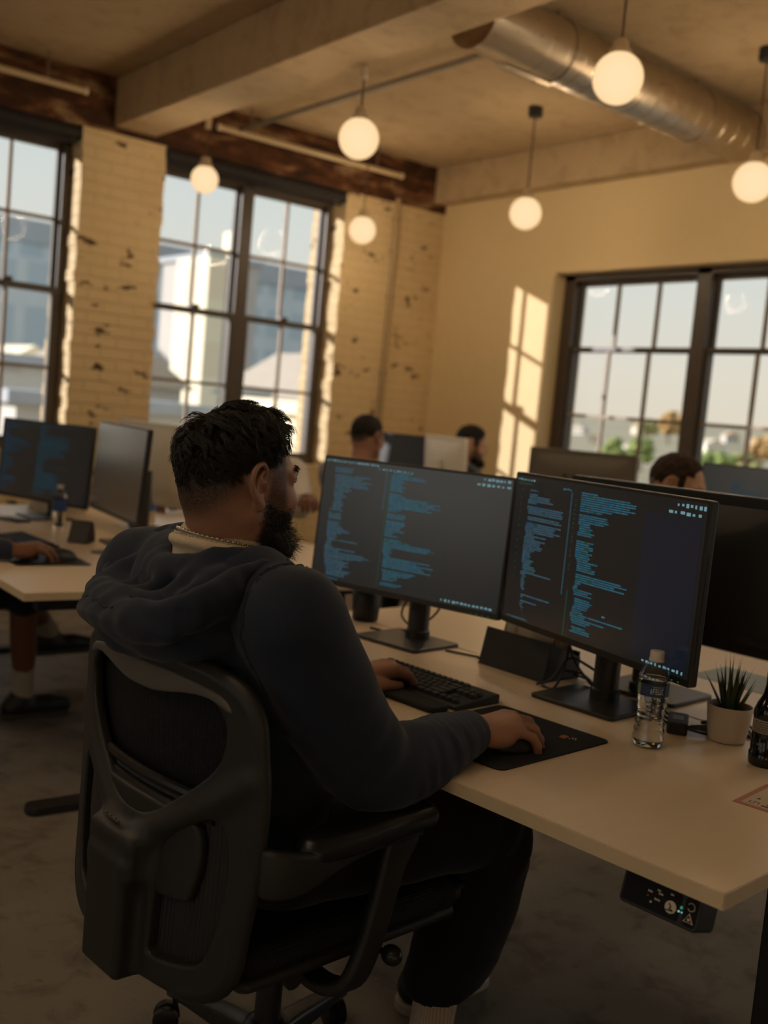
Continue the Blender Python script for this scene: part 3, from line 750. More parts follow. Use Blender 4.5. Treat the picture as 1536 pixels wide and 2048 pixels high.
# seen through the right window: a slope with houses and trees
def hill(x, y): return -8.9+0.045*x+0.5*math.sin(x*0.03+y*0.02)+0.4*math.sin(y*0.045)
N = 30; vs = []; fs = []; sl = MB()
for i in range(N+1):
    for j in range(N+1):
        x = 96+340*i/N; y = -60+430*j/N; vs.append((x, y, hill(x, y) if i else -9.2))
for i in range(N):
    for j in range(N): fs.append((i*(N+1)+j, (i+1)*(N+1)+j, (i+1)*(N+1)+j+1, i*(N+1)+j+1))
sl.add(vs, fs)
o = sl.build('hillside', pmat('hill_scrub', (0.36, 0.31, 0.20), 0.9, var=0.35, scale=0.12), smooth=True); struct(o)
def leaf_mat(name, c): return pmat(name, c, 0.8, var=0.45, scale=3)
LEAF = [leaf_mat('leaf_green', (0.24, 0.29, 0.08)), leaf_mat('leaf_olive', (0.34, 0.31, 0.12)), leaf_mat('leaf_amber', (0.50, 0.31, 0.12))]  # tree colours paled to stand in for haze in the air
M_BARK = pmat('bark', (0.10, 0.07, 0.045), 0.9)
rt = random.Random(12)
def tree(x, y, z, h, wd, mi, label):
    t = empty('tree', (x, y, z), label=label, cat='tree', group='trees on the slope outside the right window')
    MB().tube([(0, 0, -0.4), (wd*0.02, 0, h*0.4), (0, wd*0.02, h*0.7)], [wd*0.05, wd*0.04, wd*0.02], 8).build('trunk', M_BARK, t, smooth=True)
    m = MB()
    for k in range(70):
        a = rt.uniform(0, 2*PI); q = math.sqrt(rt.random())*wd/2; zz = h*(0.38+0.62*rt.random()); tap = 1.15-0.75*abs((zz/h)-0.6)/0.5
        rr = wd*rt.uniform(0.10, 0.19)
        m.ball((q*tap*math.cos(a), q*tap*math.sin(a), zz), rr, 7, 5, sc=(1, 1, rt.uniform(0.6, 0.9)))
    m.build('crown', LEAF[mi], t, smooth=True)
for x, y, h_, w_, mi, lb in ((114.7, 96.6, 5.5, 3.1, 0, 'slender green tree left in the right window'),
        (128.8, 103.1, 4.8, 4.0, 0, 'round green tree behind the grey monitor in the right window'),
        (198.5, 151.9, 7.3, 4.6, 2, 'amber tree on the skyline left of the middle window post'),
        (210.3, 156.3, 7.3, 5.5, 2, 'amber tree touching the middle window post'),
        (222.8, 177.7, 4.7, 5.9, 1, 'olive tree on the skyline in the first window bay'),
        (114.8, 80.1, 4.6, 5.2, 0, 'broad green tree low in the second window bay'),
        (126.5, 84.3, 4.1, 4.3, 1, 'olive tree low at the right picture edge'),
        (155.6, 100.0, 5.4, 4.5, 2, 'amber tree at the right picture edge'),
        (130.0, 93.3, 3.5, 3.3, 1, 'small olive tree right of the middle window post')):
    tree(x, y, hill(x, y)-0.1, h_, w_, mi, lb)
M_HW = [pmat('house_white', (0.86, 0.80, 0.70), 0.8), pmat('house_tan', (0.66, 0.56, 0.44), 0.8), pmat('house_grey', (0.54, 0.51, 0.47), 0.8)]
M_HR = pmat('terracotta_roof', (0.56, 0.38, 0.24), 0.8)
M_WIN = pmat('dark_window', (0.26, 0.25, 0.24), 0.3)
HL = ['white house', 'tan house', 'grey house']
hs = [(223.1, 200.6, 4.81, 0, 'at the left end of the skyline in the right window'),
      (169.2, 148.3, 3.18, 1, 'below the skyline near the left window edge'),
      (140.1, 120.8, 2.44, 2, 'half way down the slope near the left window edge'),
      (154.7, 126.8, 3.02, 0, 'above the green trees in the first bay'),
      (145.9, 113.7, 2.62, 0, 'low on the slope left of the middle post'),
      (119.0, 91.3, 2.41, 1, 'lowest on the slope left of the middle post'),
      (137.8, 102.9, 2.27, 2, 'on the slope touching the middle post'),
      (175.5, 124.1, 5.27, 0, 'with a long front right of the middle post'),
      (247.6, 169.3, 5.09, 2, 'on the skyline in the second bay'),
      (164.6, 110.1, 2.80, 0, 'half way down in the second bay'),
      (217.8, 142.0, 4.42, 1, 'on the skyline at the right picture edge'),
      (146.7, 104.2, 2.21, 1, 'half way down right of the middle post'),
      (256.9, 207.2, 5.29, 1, 'on the skyline above the green trees')]
for x, y, wd, mi, lb in hs:
    t = empty('house', (x, y, hill(x, y)-0.1), R_(rt.uniform(20, 70)), HL[mi]+' '+lb, 'house', 'houses on the slope outside the right window')
    h = wd*0.42
    MB().box(-wd/2, wd/2, -wd*0.35, wd*0.35, -1.5, h).build('walls', M_HW[mi], t)
    MB().prism([(-wd*0.40, h), (wd*0.40, h), (0, h+wd*0.2)], -wd*0.54, wd*0.54, 'x').build('roof', M_HR if mi else M_HW[1], t)
    for k in (-0.3, 0, 0.3):
        MB().box(-wd/2-0.05, -wd/2, k*wd*0.8-wd*0.06, k*wd*0.8+wd*0.06, h*0.35, h*0.7).build('window', M_WIN, t)
        MB().box(k*wd-wd*0.06, k*wd+wd*0.06, -wd*0.35-0.05, -wd*0.35, h*0.35, h*0.7).build('window', M_WIN, t)
# ================================================================== SDF SCULPTING (numpy field -> openvdb surface)
import openvdb as vdb
class Sdf:
    def __init__(s, lo, hi, res):
        s.lo = np.array(lo, float); s.res = res
        s.n = np.ceil((np.array(hi)-s.lo)/res).astype(int)+1
        s.f = np.full(tuple(s.n), 0.2, np.float32)
        s.ax = [(s.lo[i]+np.arange(s.n[i])*res).astype(np.float32) for i in range(3)]
        s.M = None
    def win(s, lo, hi):
        a = np.clip(np.floor((np.array(lo)-s.lo)/s.res).astype(int), 0, s.n); b = np.clip(np.ceil((np.array(hi)-s.lo)/s.res).astype(int)+1, 0, s.n)
        sl = tuple(slice(int(a[i]), int(b[i])) for i in range(3))
        X = s.ax[0][sl[0]][:, None, None]; Y = s.ax[1][sl[1]][None, :, None]; Z = s.ax[2][sl[2]][None, None, :]
        return sl, X, Y, Z
    def comb(s, sl, d, k, op):
        a = s.f[sl]
        if a.size == 0: return
        if op == 'add':
            if k <= 0: s.f[sl] = np.minimum(a, d)
            else:
                h = np.maximum(k-np.abs(a-d), 0)/k; s.f[sl] = np.minimum(a, d)-h*h*k*0.25
        elif op == 'sub':
            d = -d
            if k <= 0: s.f[sl] = np.maximum(a, d)
            else:
                h = np.maximum(k-np.abs(a-d), 0)/k; s.f[sl] = np.maximum(a, d)+h*h*k*0.25
        elif op == 'and': s.f[sl] = np.maximum(a, d)
    def ell(s, c, r, k=0.02, op='add', rot=None):
        """ellipsoid; rot = Euler degrees"""
        m = max(r)*1.05+k+s.res*2
        sl, X, Y, Z = s.win(np.array(c)-m, np.array(c)+m)
        x, y, z = X-c[0], Y-c[1], Z-c[2]
        if rot is not None:
            R3 = np.array(Euler([R_(a) for a in rot]).to_matrix()).T
            x, y, z = (R3[0, 0]*x+R3[0, 1]*y+R3[0, 2]*z, R3[1, 0]*x+R3[1, 1]*y+R3[1, 2]*z, R3[2, 0]*x+R3[2, 1]*y+R3[2, 2]*z)
        q0 = np.sqrt((x/r[0])**2+(y/r[1])**2+(z/r[2])**2); q1 = np.sqrt((x/r[0]**2)**2+(y/r[1]**2)**2+(z/r[2]**2)**2)
        s.comb(sl, (q0*(q0-1)/np.maximum(q1, 1e-6)).astype(np.float32), k, op); return s
    def cap(s, a, b, ra, rb, k=0.02, op='add'):
        a, b = np.array(a, float), np.array(b, float); m = max(ra, rb)+k+s.res*2
        sl, X, Y, Z = s.win(np.minimum(a, b)-m, np.maximum(a, b)+m)
        d = b-a; L2 = max(float(d@d), 1e-12)
        t = np.clip(((X-a[0])*d[0]+(Y-a[1])*d[1]+(Z-a[2])*d[2])/L2, 0, 1)
        dist = np.sqrt((X-a[0]-t*d[0])**2+(Y-a[1]-t*d[1])**2+(Z-a[2]-t*d[2])**2)-(ra+(rb-ra)*t)
        s.comb(sl, dist.astype(np.float32), k, op); return s
    def chain(s, pts, rad, k=0.01, op='add', sub=0):
        """polyline of round cones, joined without bulges, then blended into the field"""
        if not isinstance(rad, (list, tuple)): rad = [rad]*len(pts)
        if sub:
            pr_ = catmull([Vector(p) for p in pts], sub); rd = catmull([(r, 0, 0) for r in rad], sub)
            pts = [tuple(p) for p in pr_]; rad = [p.x for p in rd]
        P = np.array(pts, float); m = max(rad)+k+s.res*2
        sl, X, Y, Z = s.win(P.min(0)-m, P.max(0)+m)
        out = None
        for i in range(len(P)-1):
            a, d = P[i], P[i+1]-P[i]; L2 = max(float(d@d), 1e-12)
            t = np.clip(((X-a[0])*d[0]+(Y-a[1])*d[1]+(Z-a[2])*d[2])/L2, 0, 1)
            dist = (np.sqrt((X-a[0]-t*d[0])**2+(Y-a[1]-t*d[1])**2+(Z-a[2]-t*d[2])**2)-(rad[i]+(rad[i+1]-rad[i])*t)).astype(np.float32)
            out = dist if out is None else np.minimum(out, dist)
        s.comb(sl, out, k, op); return s
    def box(s, c, h, r=0.005, k=0.01, op='add', rot=None):
        m = float(np.linalg.norm(h))+k+s.res*2
        sl, X, Y, Z = s.win(np.array(c)-m, np.array(c)+m)
        x, y, z = X-c[0], Y-c[1], Z-c[2]
        if rot is not None:
            R3 = np.array(Euler([R_(a) for a in rot]).to_matrix()).T
            x, y, z = (R3[0, 0]*x+R3[0, 1]*y+R3[0, 2]*z, R3[1, 0]*x+R3[1, 1]*y+R3[1, 2]*z, R3[2, 0]*x+R3[2, 1]*y+R3[2, 2]*z)
        qx, qy, qz = np.abs(x)-h[0]+r, np.abs(y)-h[1]+r, np.abs(z)-h[2]+r
        d = np.sqrt(np.maximum(qx, 0)**2+np.maximum(qy, 0)**2+np.maximum(qz, 0)**2)+np.minimum(np.maximum(np.maximum(qx, qy), qz), 0)-r
        s.comb(sl, d.astype(np.float32), k, op); return s
    def disp(s, fn, lo=None, hi=None):
        sl, X, Y, Z = s.win(lo if lo is not None else s.lo, hi if hi is not None else s.lo+s.n*s.res)
        s.f[sl] += fn(X, Y, Z).astype(np.float32); return s
    def half(s, p, n, k=0.0):
        """keep the side the normal points away from"""
        n = np.array(n, float); n /= np.linalg.norm(n)
        sl, X, Y, Z = s.win(s.lo, s.lo+s.n*s.res)
        s.f = np.maximum(s.f, ((X-p[0])*n[0]+(Y-p[1])*n[1]+(Z-p[2])*n[2]).astype(np.float32)); return s
    def mesh(s):
        f = s.f.copy()
        for i in range(3):
            ix = [slice(None)]*3; ix[i] = 0; f[tuple(ix)] = 0.05; ix[i] = -1; f[tuple(ix)] = 0.05
        g = vdb.FloatGrid(0.2); g.copyFromArray(np.ascontiguousarray(f/s.res))
        p, q = g.convertToQuads(isovalue=0.0)
        p = p*s.res+s.lo
        # outward winding
        a, b, c = p[q[:, 0]], p[q[:, 1]], p[q[:, 2]]; d = p[q[:, 3]]
        vol = (np.einsum('ij,ij->i', a, np.cross(b, c))+np.einsum('ij,ij->i', a, np.cross(c, d))).sum()
        if vol < 0: q = q[:, ::-1]
        return p, q
    def sample(s, P):
        I = np.clip(((P-s.lo)/s.res).round().astype(int), 0, s.n-1); return s.f[I[:, 0], I[:, 1], I[:, 2]]
def np_mesh(name, parts, mats, parent=None, xf=None, attr=None, smooth=True):
    """parts: list of (verts, quads[, material index]); one mesh object"""
    V = []; Q = []; MI = []; n = 0
    for pt in parts:
        p, q = pt[0], pt[1]; V.append(p); Q.append(np.asarray(q)+n); MI.append(np.full(len(q), pt[2] if len(pt) > 2 else 0)); n += len(p)
    V = np.concatenate(V); Q = np.concatenate(Q); MI = np.concatenate(MI)
    if xf is not None:
        Mx_ = np.array(xf); V = V @ Mx_[:3, :3].T + Mx_[:3, 3]
    me = bpy.data.meshes.new(name); k = Q.shape[1]
    me.vertices.add(len(V)); me.vertices.foreach_set('co', V.astype(np.float32).ravel())
    me.loops.add(Q.size); me.loops.foreach_set('vertex_index', Q.astype(np.int32).ravel())
    me.polygons.add(len(Q)); me.polygons.foreach_set('loop_start', np.arange(0, Q.size, k, dtype=np.int32))
    if smooth: me.polygons.foreach_set('use_smooth', np.ones(len(Q), bool))
    mats = mats if isinstance(mats, (list, tuple)) else [mats]
    for m in mats: me.materials.append(m)
    me.polygons.foreach_set('material_index', MI.astype(np.int32))
    me.update(); me.validate()
    if attr:
        for an, av in attr.items():
            at_ = me.attributes.new(an, 'FLOAT', 'POINT'); at_.data.foreach_set('value', np.asarray(av, np.float32))
    o = bpy.data.objects.new(name, me); COL.objects.link(o)
    if parent is not None: o.parent = parent
    return o
_nr = np.random.RandomState(7)
_ND = [(_nr.normal(size=3), _nr.uniform(0, 6.28)) for _ in range(24)]
def wob(X, Y, Z, f, seed=0, n=5):
    """cheap smooth noise, about -1..1"""
    o = 0
    for i in range(n):
        d, p = _ND[(seed*5+i) % 24]; d = d/np.linalg.norm(d)
        o = o + np.sin((X*d[0]+Y*d[1]+Z*d[2])*f*(1+0.37*i)+p+seed)
    return o/n*1.3
def sstep(a, b, x):
    t = np.clip((x-a)/(b-a), 0, 1); return t*t*(3-2*t)
def strands(paths, r0, name, mat, parent=None, sides=3, tip=0.25):
    """paths (N,K,3) -> one mesh of thin tapered tubes"""
    P = np.asarray(paths); N, K, _ = P.shape
    T = np.gradient(P, axis=1); T /= np.linalg.norm(T, axis=2, keepdims=True)+1e-9
    ref = np.where(np.abs(T[..., 2:3]) < 0.9, np.array([0, 0, 1.0]), np.array([1.0, 0, 0]))
    A = np.cross(T, ref); A /= np.linalg.norm(A, axis=2, keepdims=True)+1e-9; B = np.cross(T, A)
    rr = (np.asarray(r0).reshape(-1, 1)*np.ones((N, 1)))*np.linspace(1, tip, K)[None, :]
    th = 2*PI*np.arange(sides)/sides
    V = P[:, :, None, :]+rr[:, :, None, None]*(A[:, :, None, :]*np.cos(th)[None, None, :, None]+B[:, :, None, :]*np.sin(th)[None, None, :, None])
    idx = np.arange(N*K*sides).reshape(N, K, sides)
    a = idx[:, :-1, :]; b = idx[:, 1:, :]
    Q = np.stack([a, np.roll(a, -1, 2), np.roll(b, -1, 2), b], -1).reshape(-1, 4)
    return np_mesh(name, [(V.reshape(-1, 3), Q)], mat, parent)
# ================================================================== OFFICE CHAIR
M_CHAIR = pmat('chair_plastic', (0.020, 0.0195, 0.019), 0.48, bstr=0.08, scale=500, spec=0.45)
M_CHAIR2 = pmat('chair_lightened_plastic', (0.12, 0.112, 0.10), 0.55, bstr=0.08, scale=500)  # lighter than the frame plastic: light on the head panel painted in
M_PAD = pmat('armrest_rubber', (0.012, 0.012, 0.012), 0.32, bstr=0.05, scale=300)
M_CHROME = pmat('chair_base_metal', (0.05, 0.052, 0.056), 0.32, 0.6)
def mesh_fabric():
    t = NT('chair_mesh_fabric'); o = t.obj(); wv = t.n('TexWave', wave_type='BANDS', bands_direction='Z'); wv.inputs['Scale'].default_value = 95; t.l(o, wv.inputs['Vector'])
    wy = t.n('TexWave', wave_type='BANDS', bands_direction='Y'); wy.inputs['Scale'].default_value = 70; t.l(o, wy.inputs['Vector'])
    h = t.math('MULTIPLY', wv.outputs['Fac'], wy.outputs['Fac'])
    c = t.mix(h, (0.004, 0.0045, 0.006), (0.024, 0.026, 0.032))
    t.bsdf(c, 0.7, bump=h, bstr=0.6, bdist=0.002, Specular_IOR_Level=0.3); return t.m
M_MESH = mesh_fabric()
def xback(y, z):
    return np.interp(z, [.25, .35, .5, .65, .8, .97, 1.1], [-.335, -.335, -.33, -.325, -.325, -.332, -.34]) + 0.62*y*y
def poly_sd(pts, Y, Z):
    """signed distance to a closed polygon in (y,z)"""
    P = np.array(pts); n = len(P); d = np.full(Y.shape, 1e9); sg = np.ones(Y.shape)
    for i in range(n):
        a, b = P[i], P[i-1]; e = b-a; wy, wz = Y-a[0], Z-a[1]
        t = np.clip((wy*e[0]+wz*e[1])/(e@e), 0, 1); d = np.minimum(d, (wy-e[0]*t)**2+(wz-e[1]*t)**2)
        c1 = Z >= a[1]; c2 = Z < b[1]; c3 = e[0]*wz > e[1]*wy
        al = (c1 & c2 & c3) | (~c1 & ~c2 & ~c3); sg = np.where(al, -sg, sg)
    return sg*np.sqrt(d)
def sm(pts, n=6): return [(p.x, p.y) for p in catmull([(a, b, 0) for a, b in pts], n, closed=True)]
def mir(h):       # right half (|y|,z) top to bottom -> closed outline
    return [(-a, b) for a, b in h] + [(a, b) for a, b in h[::-1]]
OUT = sm(mir([(0.09, 0.953), (0.18, 0.945), (0.235, 0.925), (0.262, 0.89), (0.270, 0.83), (0.277, 0.745), (0.272, 0.63), (0.262, 0.54), (0.25, 0.46), (0.20, 0.415), (0.1, 0.405)]))
HOLE = sm(mir([(0.05, 0.889), (0.125, 0.903), (0.178, 0.905), (0.208, 0.880), (0.214, 0.846), (0.202, 0.806), (0.174, 0.772), (0.130, 0.735), (0.074, 0.694), (0.03, 0.675)]))
LOWR = sm([(0.105, 0.655), (0.168, 0.705), (0.205, 0.712), (0.228, 0.685), (0.232, 0.60), (0.215, 0.51), (0.185, 0.465), (0.095, 0.45), (0.085, 0.48), (0.088, 0.57)])
LOWL = [(-a, b) for a, b in LOWR]
def field2(pts, Y, Z): return poly_sd(pts, Y, Z)
def back_shape(fn, th, off=0.0, ylim=0.33, z0=0.36, z1=1.0, res=0.0032, x0=-0.46, x1=-0.2):
    s = Sdf((x0, -ylim, z0), (x1, ylim, z1), res)
    Y, Z = np.meshgrid(s.ax[1], s.ax[2], indexing='ij')
    d2 = fn(Y, Z); t2 = th(Y, Z) if callable(th) else th
    X = s.ax[0][:, None, None]; nx = np.abs(X-(xback(Y, Z)+off)[None])-(t2 if np.isscalar(t2) else t2[None])
    r = 0.006; a = d2[None]+r; b = nx+r
    s.f = (np.sqrt(np.maximum(a, 0)**2+np.maximum(b, 0)**2)+np.minimum(np.maximum(a, b), 0)-r).astype(np.float32)
    return s
def make_chair(label, loc, rz, group='office chairs'):
    t = empty('office_chair', loc, R_(rz), label, 'chair', group)
    # back frame: ring with two lower lobes and the Y-shaped yoke
    s = back_shape(lambda Y, Z: np.maximum(np.maximum(np.maximum(field2(OUT, Y, Z), -field2(HOLE, Y, Z)), -field2(LOWR, Y, Z)), -field2(LOWL, Y, Z)),
                   lambda Y, Z: 0.011+0.007*sstep(0.85, 0.95, Z)*0+0.012*np.exp(-(Y/0.10)**2)*sstep(0.72, 0.60, Z))
    # thick rolled outer edge, set forward
    ring = [(float(xback(y, z))+0.006, y, z) for y, z in OUT[::2]]
    s.chain(ring+[ring[0]], 0.0125, 0.012)
    # yoke arms swell backwards, spine box
    for sg in (-1, 1):
        pts = [(-0.285, sg*0.258, 0.79), (-0.307, sg*0.20, 0.742), (-0.325, sg*0.13, 0.695), (-0.338, sg*0.05, 0.645)]
        s.chain(pts, [0.008, 0.011, 0.012, 0.014], 0.03, sub=5)
    s.box((-0.362, 0, 0.605), (0.018, 0.070, 0.04), 0.012, 0.03)
    s.box((-0.365, 0, 0.50), (0.022, 0.060, 0.105), 0.012, 0.015)
    p, q = s.mesh(); fr = np_mesh('back_frame', [(p, q)], M_CHAIR, t)
    # recessed panel under the top rail, light on it painted as grey
    P2 = sm(mir([(0.09, 0.932), (0.17, 0.928), (0.212, 0.912), (0.228, 0.885)])[0:0] + [(-0.225, 0.893), (-0.20, 0.918), (-0.1, 0.932), (0, 0.933), (0.1, 0.932), (0.20, 0.918), (0.225, 0.893), (0.178, 0.9075), (0.125, 0.9045), (0.05, 0.8905), (0, 0.8885), (-0.05, 0.8905), (-0.125, 0.9045), (-0.178, 0.9075)], 4)
    s = back_shape(lambda Y, Z: field2(P2, Y, Z)-0.001, 0.0075, off=-0.007, res=0.003, z0=0.86)
    np_mesh('head_panel', [s.mesh()], M_CHAIR2, fr)
    # maker's strip pressed into the yoke: illegible raised ticks
    m = MB()
    for k in range(11):
        y = 0.048-k*0.0052
        m.box(float(xback(y, 0.652))-0.0415, float(xback(y, 0.652))-0.0385, y-0.0018, y+0.0018, 0.651, 0.6545+0.0012*(k % 3))
    m.build('embossed_mark', M_CHAIR2, fr)
    # mesh skin in front of the frame
    ys = np.linspace(-0.268, 0.268, 60); zs = np.linspace(0.43, 0.945, 80)
    YY, ZZ = np.meshgrid(ys, zs, indexing='ij'); ins = field2([(a*0.975, 0.68+(b-0.68)*0.975) for a, b in OUT], YY, ZZ)
    XX = xback(YY, ZZ)+0.018+0.028*np.exp(-((ZZ-0.60)/0.13)**2)*np.cos(np.clip(YY/0.27, -1, 1)*PI/2)
    V = np.stack([XX, YY, ZZ], -1).reshape(-1, 3); I = np.arange(60*80).reshape(60, 80)
    ok = (ins[:-1, :-1] < 0) & (ins[1:, 1:] < 0)
    F = np.stack([I[:-1, :-1], I[1:, :-1], I[1:, 1:], I[:-1, 1:]], -1)[ok]
    o = np_mesh('back_mesh', [(V, F)], M_MESH, t); md = o.modifiers.new('thick', 'SOLIDIFY'); md.thickness = 0.003
    # ribbed lumbar sheet and pad seen through the lower openings
    m = MB(); ny, nz_ = 150, 24; rows = []
    for j in range(nz_+1):
        z = 0.435+(0.725-0.435)*j/nz_; row = []
        for i in range(ny+1):
            y = -0.232+0.464*i/ny
            row.append((float(xback(y, z))+0.006+0.002*math.cos(y/0.0088*2*PI), y, z))
        rows.append(row)
    m.loft(rows, closed=False, cap=False)
    o = m.build('ribbed_lumbar_sheet', pmat('ribbed_lumbar', (0.016, 0.0165, 0.018), 0.5), t, smooth=True, auto=80); md = o.modifiers.new('thick', 'SOLIDIFY'); md.thickness = 0.002
    PADP = sm(mir([(0.10, 0.705), (0.165, 0.695), (0.18, 0.65), (0.172, 0.59), (0.13, 0.555)]), 5)
    s = back_shape(lambda Y, Z: field2(PADP, Y, Z), 0.010, off=-0.003, res=0.0035)
    np_mesh('lumbar_pad', [s.mesh()], M_CHAIR, t)
    m = MB()
    for z in (0.706, 0.734):
        m.tube([(float(xback(y, z))+0.004, y, z) for y in np.linspace(-0.19, 0.19, 17)], 0.009, 8, flat=(1.0, 1.0))
    m.build('lumbar_slide_bar', M_PAD, t, smooth=True)
    # seat
    s = Sdf((-0.30, -0.29, 0.36), (0.32, 0.29, 0.52), 0.005)
    s.box((-0.0, 0, 0.462), (0.255, 0.245, 0.030), 0.028, 0.0)
    s.box((0.235, 0, 0.452), (0.04, 0.235, 0.028), 0.027, 0.03)
    s.disp(lambda X, Y, Z: 0.010*np.exp(-((X+0.05)**2/0.03+Y**2/0.03))*(Z > 0.47)+0*X)
    st = np_mesh('seat', [s.mesh()], M_MESH, t)
    s = Sdf((-0.33, -0.29, 0.34), (0.32, 0.29, 0.50), 0.005)
    s.box((-0.01, 0, 0.428), (0.25, 0.235, 0.014), 0.012, 0.0); s.box((0.0, 0, 0.40), (0.16, 0.10, 0.035), 0.02, 0.02)
    s.cap((-0.20, 0, 0.40), (-0.36, 0, 0.42), 0.05, 0.045, 0.03)
    for sg in (-1, 1):
        s.cap((0.20, sg*0.215, 0.452), (0.27, sg*0.225, 0.462), 0.022, 0.022, 0.02); s.cap((0.27, sg*0.232, 0.462), (0.27, sg*0.27, 0.462), 0.008, 0.008, 0.0, 'sub')
        s.cap((-0.24, sg*0.235, 0.428), (0.24, sg*0.235, 0.43), 0.012, 0.012, 0.01)
    np_mesh('seat_pan', [s.mesh()], M_CHAIR, t)
    # arms
    for sg in (-1, 1):
        m = MB()
        def sweep(path, sizes, up):
            P_ = catmull(path, 5); S_ = catmull([(w_, h_, 0) for w_, h_ in sizes], 5); rings = []
            for i, p_ in enumerate(P_):
                tn = (P_[min(i+1, len(P_)-1)]-P_[max(i-1, 0)]).normalized(); u_ = Vector(up); u_ = (u_-tn*u_.dot(tn)).normalized(); w_ = tn.cross(u_)
                hw, hh = S_[i].x, S_[i].y
                rings.append([tuple(p_+w_*a_+u_*b_) for a_, b_ in rrect(2*hw, 2*hh, min(hw, hh)*0.75, 4)])
            m.loft(rings)
        sweep([(-0.262, sg*0.262, 0.648), (-0.262, sg*0.298, 0.648), (-0.215, sg*0.315, 0.646), (-0.13, sg*0.305, 0.648), (-0.05, sg*0.293, 0.650), (0.07, sg*0.289, 0.652)],
              [(0.010, 0.036), (0.011, 0.040), (0.011, 0.034), (0.013, 0.018), (0.016, 0.011), (0.018, 0.009)], (0, 0, 1))
        sweep([(0.035, sg*0.289, 0.652), (0.015, sg*0.289, 0.60), (0.0, sg*0.288, 0.54), (-0.02, sg*0.285, 0.46), (-0.045, sg*0.275, 0.395), (-0.06, sg*0.23, 0.372), (-0.06, sg*0.15, 0.372)],
              [(0.013, 0.040), (0.013, 0.031), (0.013, 0.028), (0.013, 0.027), (0.013, 0.027), (0.012, 0.026), (0.012, 0.026)], (1, 0, 0))
        ar = m.build('arm_support', M_CHAIR, t, smooth=True, auto=60)
        s = Sdf((-0.26, sg*0.29-0.09, 0.62), (0.17, sg*0.29+0.09, 0.72), 0.0035)
        s.chain([(-0.185, sg*0.292, 0.668), (-0.10, sg*0.29, 0.671), (0.0, sg*0.287, 0.676), (0.085, sg*0.282, 0.676)], [0.024, 0.026, 0.026, 0.022], 0.01, sub=5)
        for dy in (-0.02, 0.02):
            s.chain([(-0.175, sg*0.292+dy*0.7, 0.670), (-0.09, sg*0.29+dy, 0.673), (0.0, sg*0.287+dy, 0.677), (0.085, sg*0.282+dy, 0.676)], [0.020, 0.021, 0.021, 0.018], 0.02, sub=5)
        np_mesh('arm_pad', [s.mesh()], M_PAD, ar)
    # mechanism, levers, column
    m = MB(); m.tube([(0.02, -0.10, 0.415), (0.02, -0.30, 0.435)], 0.006, 8); m.ball((0.02, -0.305, 0.436), 0.018, 14, 10, sc=(1, 1.2, 1)); m.build('tilt_lever', M_PAD, t, smooth=True)
    m = MB(); m.tube([(-0.12, -0.08, 0.40), (-0.12, -0.2, 0.392)], 0.016, 12); m.tube([(-0.12, -0.2, 0.392), (-0.12, -0.212, 0.391)], 0.020, 12); m.build('tension_knob', M_CHAIR, t, smooth=True)
    m = MB(); m.lathe([(0.045, 0.33), (0.05, 0.36), (0.05, 0.38)], 24); m.lathe([(0.026, 0.14), (0.026, 0.34)], 24); m.build('gas_column', M_CHROME, t, smooth=True)
    m = MB(); m.lathe([(0.030, 0.175), (0.042, 0.17), (0.048, 0.155), (0.048, 0.085), (0.04, 0.075), (0.0, 0.075)], 28)
    for k in range(5):
        a = R_(20+72*k); ca, sa = math.cos(a), math.sin(a)
        rings = []
        for rr, hw, zt, zb in ((0.03, 0.026, 0.150, 0.085), (0.12, 0.024, 0.138, 0.092), (0.24, 0.021, 0.117, 0.085), (0.315, 0.018, 0.100, 0.075), (0.328, 0.012, 0.095, 0.080)):
            o2 = rrect(2*hw, zt-zb, 0.010, 3)
            rings.append([(ca*rr-sa*u_, sa*rr+ca*u_, (zt+zb)/2+v_) for u_, v_ in o2])
        m.loft(rings)
    bs = m.build('star_base', M_CHROME, t, smooth=True, auto=50)
    for k in range(5):
        a = R_(20+72*k); sw = a+0.9; c_ = MB()
        Mk = Matrix.Translation((0.305*math.cos(a), 0.305*math.sin(a), 0)) @ Matrix.Rotation(sw, 4, 'Z')
        c_.tube([(0, 0, 0.085), (0, 0, 0.06)], 0.007, 8, M=Mk)
        for sg in (-1, 1):
            Mw = Mk @ Matrix.Translation((0.018, sg*0.014, 0.029)) @ Matrix.Rotation(PI/2, 4, 'X')
            c_.lathe([(0.0, -0.010), (0.022, -0.010), (0.028, -0.007), (0.029, 0.0), (0.028, 0.007), (0.022, 0.010), (0.0, 0.010)], 24, 0, Mw)
        c_.prism([(-0.012, 0.03), (0.042, 0.03), (0.036, 0.052), (0.018, 0.062), (-0.006, 0.058)], -0.0035, 0.0035, 'y', M=Mk)
        c_.build('caster', M_PAD, bs, smooth=True)
    return t
CHAIR = make_chair('black mesh office chair the man in the navy hoodie sits on', (1.12, 1.66, 0), 5.5)
